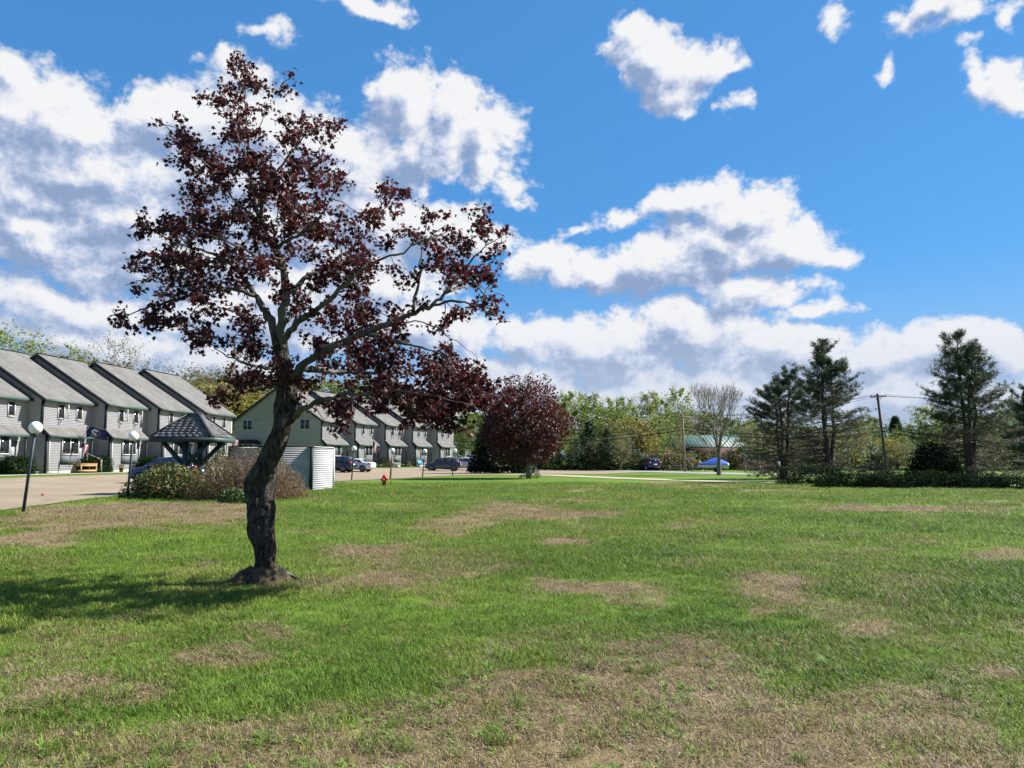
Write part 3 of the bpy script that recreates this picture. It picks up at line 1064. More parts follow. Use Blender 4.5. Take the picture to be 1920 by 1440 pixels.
    s.build("eave_board", fascia_m, pr)
    s = MB()
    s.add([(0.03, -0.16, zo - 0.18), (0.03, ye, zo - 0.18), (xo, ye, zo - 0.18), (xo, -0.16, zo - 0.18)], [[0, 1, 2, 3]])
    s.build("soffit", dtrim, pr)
    s = MB()
    s.box((xo - 0.14, ye - 0.12, 1.45), (0.11, 0.11, 2.75)); s.build("porch_post", dtrim, t)
    # windows
    fr = lambda a, o, z: (0.024 + o, a, z)
    window(t, fr, 1.75, 2.35, 4.42, 5.50, 1, 1, sash[0])
    window(t, fr, 4.0, 4.6, 4.42, 5.50, 1, 1, sash[1])
    window(t, lambda a, o, z: (E + 0.024 + o, a, z), 1.7, 3.6, 1.55, 2.80, 1, 2, False, 0.10)
    p = MB(); p.box((E + 0.05, 2.65, 1.1), (0.06, 2.05, 0.72)); p.build("window_apron", mat("grey_panel", (0.09, 0.105, 0.11), 0.7), t)
    # door
    d = MB(); d.box((0.05, 4.75, 1.45), (0.06, 0.92, 2.1)); dr_ = d.build("door", mat("door_grey", (0.20, 0.21, 0.22), 0.5), t)
    d = MB(); d.lathe([(0.0, -0.03), (0.035, 0), (0.0, 0.03)], 8, (0.12, 4.42, 1.4)); d.build("door_knob", mat("brass", (0.5, 0.36, 0.12), 0.35, 0.9), dr_)
    d = MB(); d.box((0.55, 4.75, 0.29), (1.0, 1.4, 0.2)); d.box((1.2, 4.75, 0.2), (0.3, 1.4, 0.2)); d.box((1.5, 4.75, 0.1), (0.3, 1.4, 0.2))
    d.build("steps", conc, t)
    l = MB(); l.lathe([(0.0, 0), (0.06, 0.02), (0.08, 0.15), (0.05, 0.22), (0, 0.25)], 8, (0.12, 4.12, 2.1)); l.build("wall_lamp", white_m, t)
    m = MB(); m.tube([(E + 0.07, 0.22, 0.1), (E + 0.07, 0.22, 2.8)], 0.035, 6); m.build("downpipe", white_m, t)
    if first == "open end":
        sd = lambda a, o, z: (a, -0.024 - o, z)
        window(t, sd, -11.55, -10.25, 4.9, 6.05, 0, 2)
        window(t, sd, -3.05, -1.75, 4.9, 6.05, 0, 2)
        q = MB(); q.box((-10.4, -0.5, 2.55), (2.6, 1.0, 1.0)); by_ = q.build("side_bay", white_m, t)
        for i in range(3):
            q = MB(); q.box((-11.2 + i * 0.8, -1.012, 2.6), (0.62, 0.03, 0.62)); q.build("pane", glass_m, by_)
        q = MB(); q.prism([(-12.1, 3.06), (-8.7, 3.06), (-9.3, 3.55), (-11.5, 3.55)], -1.3, 0.02, 1); q.build("bay_roof", roof_dark, by_)
        planar_uv(bpy.data.objects[by_.children[-1].name], (1, 0, 0), (0, 0, 1))
        m = MB(); m.box((-10.4, -0.5, 1.0), (2.4, 0.9, 2.1)); m.build("bay_base", siding, t)
    return t


names1 = ["pale grey townhouse cut by the picture edge, set back furthest in the first row",
          "pale grey townhouse flying the blue flag, wooden bench by its steps",
          "pale grey townhouse next after the one with the blue flag",
          "pale grey townhouse whose front door lies behind the shingled shelter",
          "end townhouse of the first row, small striped flag beside its porch"]
row1 = [townhouse(names1[k], ROW1[k], TH1, last=(k == 4), sash=((True, False), (True, False), (True, True), (False, False), (False, False))[k]) for k in range(5)]
names2 = ["end townhouse of the far row showing its plain grey gable with two double windows",
          "far row townhouse with limp pale flag, behind the white sedan",
          "far row townhouse with open casements, third from the grey gable end",
          "far row townhouse behind the parked charcoal car, fourth from the grey gable end",
          "last townhouse of the far row, beside the green trees"]
row2 = [townhouse(names2[k], ROW2[k], TH2, first="open end" if k == 0 else False, last=(k == 4),
                  sash=((False, False), (False, False), (True, True), (False, False), (False, False))[k]) for k in range(5)]


def loc1(k, x, y):
    p = ROW1[k] + x * N1 + y * D1
    return p


def loc2(k, x, y):
    return ROW2[k] + x * N2 + y * D2


# ------------------------------------------------------------------ foliage helpers
LEAF_Q = ([(-0.5, 0, 0), (0, -0.32, 0.06), (0.5, 0, 0), (0, 0.32, 0.06)], [[0, 1, 2, 3]])
MAPLE = [(0, 0), (.38, .05), (.27, .27), (.54, .56), (.2, .56), (0, 1.0), (-.2, .56), (-.54, .56), (-.27, .27), (-.38, .05)]
MAPLE_V = [(0, 0.38, 0.0)] + [(x, y, -0.22 * abs(x)) for x, y in MAPLE]
MAPLE_F = [[0, i + 1, (i + 1) % 10 + 1] for i in range(10)]


def rand_basis(n, r, up_bias=0.6):
    N = r.normal(0, 1, (n, 3))
    N[:, 2] = np.abs(N[:, 2]) * (1 + up_bias) + up_bias * 0.3
    N = unit(N)
    A = unit(np.cross(N, r.normal(0, 1, (n, 3))))
    B = np.cross(N, A)
    return A, B, N


def leaf_m(name, col, transl=0.35, island=0.3, rough=0.55, tcol=None, spec=0.3):
    return mat(name, col, rough, transl=transl, island=island, spec=spec, tcol=tcol)


bark_dark = mat("dark_bark", (0.060, 0.052, 0.045), 0.95, var=0.3, vscale=6, bump=0.8, bscale=18)
bark_grey = mat("grey_bark", (0.17, 0.15, 0.125), 0.95, var=0.3, vscale=6, bump=0.8, bscale=14)
bark_pale = mat("pale_bark", (0.34, 0.31, 0.26), 0.9, var=0.25, vscale=5, bump=0.4, bscale=14)
bark_brown = mat("brown_bark", (0.115, 0.085, 0.062), 0.95, var=0.3, vscale=6, bump=0.8, bscale=14)


def bush(name, label, cat, c, rx, ry, hgt, mats, n, size, seed, stems=18, group=None, stem_mat=None, shell=0.55, aspect=1.0, flat=False, bumps=0.25):
    """leafy shrub: twigs from the ground and leaves through an uneven rounded volume; mats = [(material, share)]"""
    r = np.random.default_rng(seed)
    t = thing(name, label, cat, (c[0], c[1], float(gz(c[0], c[1]))), 0, group)
    st = MB()
    for _ in range(stems):
        a, q = r.random() * 6.283, math.sqrt(r.random())
        tip = np.array([rx * q * math.cos(a) * 0.9, ry * q * math.sin(a) * 0.9, hgt * (0.55 + 0.42 * r.random()) * math.sqrt(max(0.1, 1 - 0.75 * q * q))])
        b = np.array([tip[0] * 0.35, tip[1] * 0.35, -0.03])
        m = (b + tip) / 2 + r.normal(0, 0.06, 3) * hgt
        st.tube([b, m, tip], [0.02, 0.014, 0.006], 4)
    st.build("stems", stem_mat or bark_brown, t)
    tot = sum(s for _, s in mats)
    for mi, (m, share) in enumerate(mats):
        k = int(n * share / tot)
        u = unit(r.normal(0, 1, (k, 3)))
        u[:, 2] = np.abs(u[:, 2])
        low = r.random(k) < 0.28
        u[low, 2] *= 0.25
        u = unit(u)
        q = shell + (1 - shell) * r.random(k) ** 0.6
        lump = 1 + bumps * 2 * (fbm(u[:, 0] * 2.6 + 5 + seed, u[:, 1] * 2.6 + 7, u[:, 2] * 2.6 + 3, 3) - 0.5)
        if flat:
            sq = (np.abs(u) ** 5).sum(1) ** (-1 / 5.0)
            lump = lump * sq
        p = u * (q * lump)[:, None] * np.array([rx, ry, hgt])
        p[:, 2] = np.maximum(p[:, 2], 0.02 + 0.08 * hgt * r.random(k))
        A, B, N = rand_basis(k, r)
        mb = MB()
        V, F = LEAF_Q
        V = np.array(V) * np.array([1, aspect, 1])
        mb.cards(V, F, p, A, B, N, size * r.uniform(0.6, 1.4, k))
        mb.build("foliage", m, t, kind='stuff')
    return t


def limb_path(a, b, r, wob, n=6, sag=0.0):
    a, b = np.array(a, float), np.array(b, float)
    t = np.linspace(0, 1, n)[:, None]
    P = a + (b - a) * t
    L = np.linalg.norm(b - a)
    w = r.normal(0, 1, (n, 3)) * wob * L
    w[0] = 0
    P = P + w * np.sin(np.pi * np.clip(t, 0, 1)) + np.array([0, 0, 1.0]) * sag * L * np.sin(np.pi * t)
    return P


def spring_tree(seed, H, crown_r, leaf, bark, n_leaf, size, trunk_r=0.12, base=0.25, limbs=26, spread=0.55, lean=0.0, shape='oval', fill=1.0):
    """trunk with rising limbs and twigs, and small loose leaves along the twigs -> (trunk mesh, crown mesh)"""
    r = np.random.default_rng(seed)
    tr, cr = MB(), MB()
    top = np.array([lean * H, r.normal(0, 0.03) * H, H])
    T = limb_path((0, 0, -0.1), top, r, 0.015, 9)
    tr.tube(T, np.linspace(trunk_r, 0.012, 9), 7)
    tips = []
    for i in range(limbs):
        f = base + (0.95 - base) * (i + r.random()) / limbs
        p = np.array([np.interp(f, np.linspace(0, 1, 9), T[:, j]) for j in range(3)])
        a = i * 2.4 + r.normal(0, 0.4)
        g = (f - base) / (1 - base)
        prof = {'oval': math.sin(math.pi * (0.18 + 0.78 * g)) ** 0.8, 'cone': (1 - g) * 0.95 + 0.1, 'vase': 0.35 + 0.75 * g * (1.25 - g) * 1.6}[shape]
        L = crown_r * prof * (0.75 + 0.5 * r.random())
        rise = (0.3 + 0.9 * r.random()) * spread * L + 0.12 * L
        e = p + np.array([math.cos(a) * L, math.sin(a) * L, rise + 0.25 * L])
        if e[2] > H * 1.02:
            e[2] = H * (0.97 + 0.05 * r.random())
        Q = limb_path(p, e, r, 0.05, 6, -0.06)
        tr.tube(Q, np.linspace(trunk_r * 0.42 * (1 - 0.7 * f), 0.008, 6), 4, False)
        for _ in range(5):
            s = 0.35 + 0.65 * r.random()
            b = np.array([np.interp(s, np.linspace(0, 1, 6), Q[:, j]) for j in range(3)])
            e2 = b + r.normal(0, 1, 3) * np.array([0.28, 0.28, 0.2]) * L * 0.9 + np.array([0, 0, 0.16 * L])
            tr.tube(limb_path(b, e2, r, 0.06, 4), np.linspace(0.013, 0.005, 4), 3, False)
            tips.append((b, e2, L))
    k = n_leaf // max(1, len(tips))
    if k > 0:
        P = []
        for b, e, L in tips:
            s = r.random(k)[:, None] ** 0.7
            P.append(b + (e - b) * s * 1.08 + r.normal(0, 1, (k, 3)) * (0.06 + 0.075 * L) * fill)
        P = np.concatenate(P)
        A, B, N = rand_basis(len(P), r, 0.4)
        cr.cards(*LEAF_Q, P, A, B, N, size * r.uniform(0.55, 1.4, len(P)))
    return tr.mesh("trunk", bark), (cr.mesh("crown", leaf) if k > 0 else None)


def plant_tree(name, label, meshes, x, y, rotz=0.0, sc=1.0, group=None, z=None, sxy=1.0):
    t = thing(name, label, "tree", (x, y, (float(gz(x, y)) - 0.05) if z is None else z), rotz, group)
    t.scale = (sc * sxy, sc * sxy, sc)
    link(bpy.data.objects.new("trunk", meshes[0]), t)
    if meshes[1] is not None:
        o = link(bpy.data.objects.new("crown", meshes[1]), t)
        o["kind"] = 'stuff'
    return t


# ------------------------------------------------------------------ the leaning purple-leaved maple
def hero_maple():
    r = np.random.default_rng(21)
    D0 = TREE.y
    t = thing("maple_tree", "leaning purple-leaved maple with bent dark trunk standing alone on the lawn", "tree", tuple(TREE))
    o0 = np.array(TREE)
    L = lambda x, y, dy=0.0: np.array(at(x, y, D0 + dy)) - o0
    m_px = D0 / FPX
    # trunk, with swellings and ridges
    trunk = [(492, 1118, .22), (494, 1092, .18), (496, 1070, .155), (498, 1050, .145), (495, 1020, .155), (488, 985, .172), (487, 945, .182), (490, 905, .185),
             (500, 872, .172), (516, 838, .158), (530, 800, .15), (537, 765, .148), (538, 730, .155), (534, 700, .14), (529, 668, .115), (525, 635, .10)]
    P = np.array([L(x, y, 0.03 * math.sin(i)) for i, (x, y, _) in enumerate(trunk)])
    rad = np.array([q[2] for q in trunk]) * D0 / 9.6 * 0.80
    s = np.linspace(0, 1, len(P))
    S = np.linspace(0, 1, 130)

    def cubic(v):
        out = []
        for u in S:
            i = min(int(u * (len(P) - 1)), len(P) - 2)
            f = u * (len(P) - 1) - i
            p0, p1, p2, p3 = v[max(i - 1, 0)], v[i], v[i + 1], v[min(i + 2, len(P) - 1)]
            out.append(0.5 * (2 * p1 + (p2 - p0) * f + (2 * p0 - 5 * p1 + 4 * p2 - p3) * f * f + (3 * p1 - p0 - 3 * p2 + p3) * f ** 3))
        return np.array(out)
    C, Q = cubic(P), cubic(rad)
    ns = 64
    a = np.linspace(0, 2 * np.pi, ns, endpoint=False)
    ca, sa = np.cos(a), np.sin(a)
    zz = C[:, 2][:, None]
    tw = a[None] + zz * 0.5
    lump = 0.42 * (fbm(np.cos(tw) * 1.3 + 4, np.sin(tw) * 1.3 + 2, zz * 1.7, 3) - 0.5)
    ridge = 0.26 * (fbm(np.cos(tw) * 5 + 9, np.sin(tw) * 5 + 6, zz * 3.2 + 3, 3, 0.6) - 0.5)
    bark = 0.11 * (np.abs(fbm(np.cos(tw) * 13 + 1, np.sin(tw) * 13 + 3, zz * 7 + 8, 2) - 0.5) * 2 - 0.3)
    root = np.clip(1 - (zz + 0.05) / 0.35, 0, 1) * 0.22 * np.cos(5 * a[None] + 1.0)
    burl = 0
    for (bh, ba_, bs_, bk) in ((1.32, 3.3, 0.16, 0.42), (1.10, 3.0, 0.12, 0.25), (0.92, 0.4, 0.14, 0.20), (1.75, 3.9, 0.16, 0.22), (2.25, 3.2, 0.14, 0.35), (0.62, 3.6, 0.12, 0.20), (1.5, 0.2, 0.12, -0.16), (0.75, 4.9, 0.16, -0.14), (1.2, 4.6, 0.14, -0.18), (1.0, 5.6, 0.10, 0.16)):
        da = np.angle(np.exp(1j * (a[None] - ba_)))
        burl = burl + bk * np.exp(-((zz - bh) / bs_) ** 2 - (da / 0.65) ** 2)
    RR = Q[:, None] * (1 + lump + ridge + bark + root + burl)
    V = C[:, None, :] + np.stack([RR * ca, RR * sa, np.zeros_like(RR)], -1)
    i = np.arange(len(S) - 1)[:, None] * ns
    j = np.arange(ns)[None, :]
    k = (j + 1) % ns
    F = np.stack([i + j, i + k, i + ns + k, i + ns + j], -1).reshape(-1, 4)
    bm = bpy.data.materials.new("maple_bark")
    bm.use_nodes = True
    h = NT(bm.node_tree)
    bm.node_tree.nodes.clear()
    out = h.n('ShaderNodeOutputMaterial')
    tc = h.n('ShaderNodeTexCoord').outputs['Object']
    st = h.v('MULTIPLY', tc, (1.0, 1.0, 0.42))
    n1, n2, n3 = h.noise(st, 22.0, 6.0, 0.75), h.noise(tc, 5.5, 4.0, 0.6), h.noise(st, 9.0, 3.0, 0.6)
    c = h.mix(h.ss(n1, 0.36, 0.66), c4((0.011, 0.009, 0.008)), c4((0.085, 0.073, 0.061)))
    c = h.mix(h.m('MULTIPLY', h.ss(n2, 0.56, 0.70), h.ss(n3, 0.42, 0.62)), c, c4((0.20, 0.185, 0.165)))
    c = h.mix(h.ss(n2, 0.44, 0.30, 0.0, 0.5), c, c4((0.012, 0.010, 0.009)))
    bn = h.n('ShaderNodeBump', {'Strength': 1.0, 'Distance': 0.03, 'Height': h.m('ADD', n1, h.m('MULTIPLY', n3, 0.8))})
    bs = h.n('ShaderNodeBsdfPrincipled', {'Base Color': c, 'Roughness': 0.95, 'Specular IOR Level': 0.15, 'Normal': bn.outputs[0]})
    bm.node_tree.links.new(bs.outputs[0], out.inputs[0])
    MB().add(V.reshape(-1, 3), F).build("trunk", bm, t, smooth=True)

    limbs = [  # (points (x, y, depth offset), r0, r1)
        ([(527, 655, 0), (524, 619, -.05), (539, 551, -.1), (531, 505, -.15), (515, 466, -.1), (493, 430, 0), (486, 413, 0)], .085, .042),
        ([(486, 413, 0), (475, 360, .05), (471, 316, .1), (467, 274, .1), (460, 219, .1), (462, 158, .05), (464, 116, 0)], .036, .006),
        ([(486, 413, 0), (478, 408, .1), (444, 380, .3), (417, 344, .4), (394, 310, .5), (350, 270, .55), (300, 226, .5)], .034, .007),
        ([(486, 413, 0), (494, 369, -.2), (508, 338, -.3), (535, 300, -.4), (575, 252, -.4), (620, 222, -.4)], .034, .006),
        ([(534, 690, 0), (505, 600, .1), (493, 576, .2), (478, 554, .3), (460, 521, .35), (414, 481, .4), (353, 466, .35), (285, 430, .3)], .080, .010),
        ([(478, 554, .3), (430, 540, .1), (371, 551, -.2), (292, 573, -.4), (232, 592, -.5)], .034, .007),
        ([(414, 481, .4), (350, 510, .9), (290, 520, 1.2), (235, 535, 1.3)], .026, .006),
        ([(528, 645, 0), (554, 603, -.2), (591, 585, -.4), (640, 539, -.6), (697, 492, -.7), (768, 468, -.7), (840, 420, -.6)], .062, .007),
        ([(539, 551, -.1), (590, 510, .4), (640, 480, .7), (664, 465, .8), (691, 431, .8), (722, 370, .7), (775, 355, .6)], .042, .006),
        ([(541, 720, 0), (560, 690, -.1), (584, 670, -.15), (630, 645, -.2), (682, 624, -.2), (719, 612, -.2), (774, 590, -.2), (811, 572, -.2), (835, 550, -.1), (866, 514, 0), (905, 462, 0), (942, 443, 0)], .086, .006),
        ([(774, 588, -.2), (786, 520, 0), (789, 483, .1), (798, 416, .2)], .030, .006),
        ([(811, 572, -.2), (860, 560, -.6), (900, 575, -.9), (930, 592, -1.0)], .026, .006),
        ([(835, 550, -.1), (880, 535, .5), (915, 540, .8)], .022, .006),
        ([(545, 790, 0), (564, 767, -.15), (593, 754, -.3), (619, 747, -.4), (655, 736, -.6), (691, 738, -.8), (740, 731, -.9), (820, 742, -1.1), (885, 760, -1.2)], .062, .006),
        ([(560, 690, -.1), (600, 694, .4), (640, 698, .8), (740, 700, 1.2), (830, 695, 1.4), (885, 700, 1.5)], .060, .008),
        ([(534, 690, 0), (500, 690, -.5), (450, 680, -.9), (405, 655, -1.1)], .045, .007),
        ([(538, 725, 0), (505, 725, .5), (465, 735, .9), (425, 742, 1.2)], .040, .007),
        ([(682, 624, -.2), (740, 640, -.8), (800, 655, -1.2), (845, 672, -1.3)], .035, .006),
        ([(515, 466, -.1), (560, 440, -.8), (600, 415, -1.1), (630, 350, -1.2)], .034, .006),
        ([(531, 505, -.15), (480, 480, -1.0), (420, 450, -1.4), (350, 425, -1.5)], .036, .006),
        ([(524, 619, -.05), (570, 560, .9), (610, 520, 1.4), (650, 480, 1.6)], .040, .006),
        ([(660, 740, -.6), (660, 775, -.9), (655, 795, -1.0)], .018, .006),
        ([(740, 731, -.9), (780, 770, -.5), (800, 800, -.3)], .020, .006),
        ([(719, 612, -.2), (790, 600, -.9), (860, 640, -1.0), (895, 672, -1.0)], .014, .003),
    ]
    br = MB()
    nodes = []
    for pts, r0, r1 in limbs:
        p = np.array([L(*q) for q in pts])
        n = max(8, int(np.linalg.norm(np.diff(p, axis=0), axis=1).sum() / 0.09))
        u = np.linspace(0, 1, n)
        q = np.stack([np.interp(u, np.linspace(0, 1, len(p)), p[:, j]) for j in range(3)], 1)
        for _ in range(3):
            q[1:-1] = (q[:-2] + 2 * q[1:-1] + q[2:]) / 4
        q[1:-1] += r.normal(0, 0.012, (n - 2, 3))
        rr = (np.linspace(1, 0, n) ** 1.15 * (r0 - r1) + r1) * 0.80 * (1 + 0.10 * r.normal(0, 1, n))
        br.tube(q, rr, 9)
        nodes.append(q[2:])
    nodes = np.concatenate(nodes)
    # masses of foliage, as the crown shows them
    blobs = [(465, 118, 36, 12), (490, 150, 34, 15), (525, 158, 18, 9), (432, 176, 34, 13), (370, 182, 34, 11), (455, 200, 34, 20), (492, 195, 20, 15), (402, 205, 22, 16),
             (310, 230, 18, 18), (328, 255, 34, 24), (365, 272, 42, 22), (425, 240, 38, 20), (470, 238, 38, 20),
             (560, 240, 48, 16), (602, 226, 26, 13), (540, 262, 46, 18), (580, 276, 24, 11), (576, 300, 18, 9),
             (360, 300, 34, 28), (400, 312, 48, 28), (450, 312, 58, 32), (520, 312, 56, 32), (570, 320, 42, 24), (622, 345, 38, 18), (640, 328, 13, 9),
             (380, 362, 48, 28), (440, 372, 58, 36), (510, 376, 58, 38), (570, 372, 48, 28), (620, 370, 28, 13),
             (300, 420, 30, 20), (276, 440, 22, 28), (340, 442, 48, 32), (400, 432, 58, 34), (460, 432, 58, 38), (530, 432, 55, 30), (600, 420, 46, 22),
             (280, 490, 34, 24), (340, 490, 58, 34), (410, 490, 58, 38), (480, 482, 55, 32), (560, 470, 40, 26),
             (240, 536, 26, 13), (300, 536, 48, 24), (370, 540, 48, 28), (430, 530, 44, 22), (520, 540, 34, 16),
             (236, 590, 24, 20), (290, 582, 42, 22), (350, 590, 36, 20), (400, 590, 24, 16), (372, 626, 30, 10), (388, 640, 18, 9), (300, 606, 20, 10),
             (460, 582, 32, 22), (448, 602, 20, 12), (470, 622, 30, 16),
             (700, 362, 38, 13), (758, 360, 22, 10), (650, 400, 18, 10), (680, 420, 42, 18), (722, 400, 32, 13), (750, 402, 24, 10),
             (640, 432, 36, 18), (650, 472, 55, 23), (700, 450, 28, 13), (620, 490, 46, 23), (680, 502, 44, 22),
             (790, 420, 22, 16), (800, 455, 42, 16), (760, 452, 26, 10), (850, 450, 42, 24), (890, 436, 28, 16), (936, 446, 26, 13), (832, 402, 13, 7), (885, 405, 10, 6),
             (840, 490, 52, 28), (900, 492, 22, 24), (780, 510, 26, 12), (770, 540, 22, 15), (870, 530, 46, 24), (912, 530, 17, 18), (790, 560, 20, 9),
             (900, 576, 38, 18), (860, 582, 36, 16), (930, 590, 13, 10), (830, 606, 17, 11),
             (620, 532, 55, 28), (570, 562, 36, 20), (600, 590, 46, 22), (660, 570, 46, 22), (650, 610, 55, 23), (720, 590, 36, 15), (740, 612, 44, 20), (690, 642, 64, 26),
             (600, 642, 46, 26), (770, 632, 26, 16), (640, 672, 64, 26), (730, 672, 56, 23), (800, 660, 42, 22), (840, 672, 22, 16),
             (520, 660, 46, 26), (470, 662, 36, 22), (430, 656, 22, 12), (405, 650, 15, 9), (490, 702, 46, 26), (440, 712, 36, 22), (560, 692, 46, 22), (620, 712, 56, 22),
             (700, 712, 66, 24), (780, 702, 56, 25), (850, 702, 46, 24), (902, 700, 13, 13), (880, 720, 36, 22),
             (430, 742, 32, 18), (470, 732, 36, 18), (600, 752, 44, 16), (662, 772, 38, 15), (652, 792, 24, 11), (720, 752, 56, 24), (790, 752, 56, 28), (850, 752, 56, 28),
             (902, 752, 33, 24), (932, 762, 22, 17), (820, 788, 46, 17), (760, 790, 26, 10), (800, 720, 90, 36), (860, 735, 60, 36), (830, 770, 60, 24), (912, 735, 30, 24)]
    att = []
    for (x, y, rx, ry) in blobs:
        for _ in range(max(1, int(round(math.pi * rx * ry / 880)))):
            q, a_ = math.sqrt(r.random()) * 0.95, r.random() * 6.283
            sx, sy = x + rx * q * math.cos(a_), y + ry * q * math.sin(a_)
            u = (sx - 590) / 400
            vv = (sy - 480) / 420
            dep = 2.1 * math.sqrt(max(0.06, 1 - u * u - 0.75 * vv * vv))
            near = nodes[np.argmin(((nodes - L(sx, sy)) ** 2).sum(1))][1]
            dy = np.clip(0.55 * near + r.normal(0, 0.5) * dep * 0.8, -dep, dep)
            for _ in range(int(r.integers(2, 6))):
                att.append(L(sx + r.normal(0, 13), sy + r.normal(0, 8), dy + r.normal(0, 0.09)))
    att = np.array(att)
    d0 = ((att[:, None, :] - nodes[None, ::3, :]) ** 2).sum(-1).min(1)
    tw = MB()
    pool = nodes.copy()
    clusters = []
    for i in np.argsort(d0):
        p = att[i]
        d = ((pool - p) ** 2).sum(1) + 0.25 * np.maximum(0, pool[:, 2] - p[2] + 0.1) ** 2
        b = pool[np.argmin(d)]
        dist = np.linalg.norm(p - b)
        n = max(4, int(dist / 0.10))
        Q = limb_path(b, p, r, 0.07, n, 0.07)
        rr = np.linspace(min(0.004 + 0.012 * dist, 0.016), 0.0035, n)
        tw.tube(Q, rr, 4, False)
        pool = np.concatenate([pool, Q[1:]])
        clusters.append(p)
        if dist > 0.5 and r.random() < 0.6:
            clusters.append(Q[int(0.75 * (n - 1))] + r.normal(0, 0.04, 3))
    br.build("limbs", mat("maple_limb_bark", (0.060, 0.051, 0.044), 0.9, col2=(0.145, 0.128, 0.112), vscale=5, bump=0.6, bscale=25), t, smooth=True)
    tw.build("twigs", mat("maple_twig", (0.12, 0.10, 0.088), 0.9, var=0.2, vscale=8), t, smooth=True, kind='stuff')
    cl = np.array(clusters)
    k = 19
    pos = np.repeat(cl, k, 0) + r.normal(0, 1, (len(cl) * k, 3)) * np.array([0.052, 0.052, 0.046])
    n = len(pos)
    B = r.normal(0, 1, (n, 3)); B[:, 2] = -np.abs(B[:, 2]) * 0.9 - 0.15; B = unit(B)
    N = r.normal(0, 0.8, (n, 3)) + np.array([0.2, -0.35, 0.75]); N = N - (N * B).sum(1)[:, None] * B; N = unit(N)
    A = np.cross(B, N)
    lm = leaf_m("maroon_leaf", (0.036, 0.013, 0.015), transl=0.30, island=0.5, rough=0.5, tcol=(0.105, 0.016, 0.017), spec=0.2)
    cr = MB().cards(MAPLE_V, MAPLE_F, pos, A, B, N, 0.060 * r.uniform(0.6, 1.35, n))
    cr.build("foliage", lm, t, kind='stuff')
    # heaved soil and roots round the foot
    md = MB()
    ring = np.linspace(0, 1, 22)
    aa = np.linspace(0, 2 * np.pi, 56, endpoint=False)
    U, Aa = np.meshgrid(ring, aa, indexing='ij')
    Rm = 0.62 + 0.26 * np.cos(Aa - 0.1) * (np.cos(Aa) > 0) + 0.50 * (fbm(np.cos(Aa) * 2 + 3, np.sin(Aa) * 2 + 3, 1.0, 3) - 0.5)
    X, Y = U * Rm * np.cos(Aa), U * Rm * np.sin(Aa) * 0.85
    rr_ = np.hypot(X, Y / 0.85) * (0.8 + 0.5 * fbm(np.cos(Aa) * 3 + 8, np.sin(Aa) * 3 + 8, 2.0, 2))
    q_ = np.clip((0.46 - rr_) / 0.26, 0, 1)
    Z = 0.17 * q_ * q_ * (3 - 2 * q_) + (0.04 + 0.22 * q_) * (fbm(X * 8, Y * 8, 1.0, 3) - 0.42) - 0.03 * U ** 2
    Vm = np.stack([X, Y, Z], -1).reshape(-1, 3)
    i = np.arange(21)[:, None] * 56
    j = np.arange(56)[None, :]
    k2 = (j + 1) % 56
    md.add(Vm, np.stack([i + j, i + 56 + j, i + 56 + k2, i + k2], -1).reshape(-1, 4))
    md.build("root_mound", mat("root_soil", (0.030, 0.024, 0.016), 0.98, col2=(0.085, 0.066, 0.034), vscale=9, bump=1.0, bscale=40), t, smooth=True)
    for (ang, ln, rr) in ((0.05, 0.62, 0.035), (5.3, 0.45, 0.03)):
        q = MB()
        s_ = np.linspace(0.12, 1, 9)
        pth = np.stack([np.cos(ang + 0.25 * np.sin(s_ * 4)) * ln * s_, np.sin(ang + 0.25 * np.sin(s_ * 4)) * ln * s_ * 0.85, 0.24 * (1 - s_) ** 1.1 - 0.02 * s_], 1)
        q.tube(pth, np.linspace(rr * 1.3, rr * 0.3, 9), 8)
        q.build("root", bm, t, smooth=True)
    # dry grass and sprouts on the mound
    sp = MB()
    for _ in range(4200):
        a_, q = r.random() * 6.283, 0.22 + 0.72 * math.sqrt(r.random())
        b = np.array([math.cos(a_) * q, math.sin(a_) * q * 0.85, 0.19 * min(1, max(0, (0.46 - q) / 0.26)) + 0.008])
        d = r.normal(0, 1, 3); d[2] = abs(d[2]) * 0.5; d = d / np.linalg.norm(d) * (0.04 + 0.08 * r.random())
        s_ = np.cross(d, [0, 0, 1.0]); s_ = s_ / (np.linalg.norm(s_) + 1e-6) * 0.003
        sp.add([b - s_, b + s_, b + d], [[0, 1, 2]])
    sp.build("dry_sprouts", leaf_m("mound_grass", (0.14, 0.125, 0.05), 0.3, 0.6), t, kind='stuff')
    return t


hero_maple()


# ------------------------------------------------------------------ trash enclosure
post_dark = mat("navy_green_paint", (0.018, 0.034, 0.040), 0.55, var=0.12)


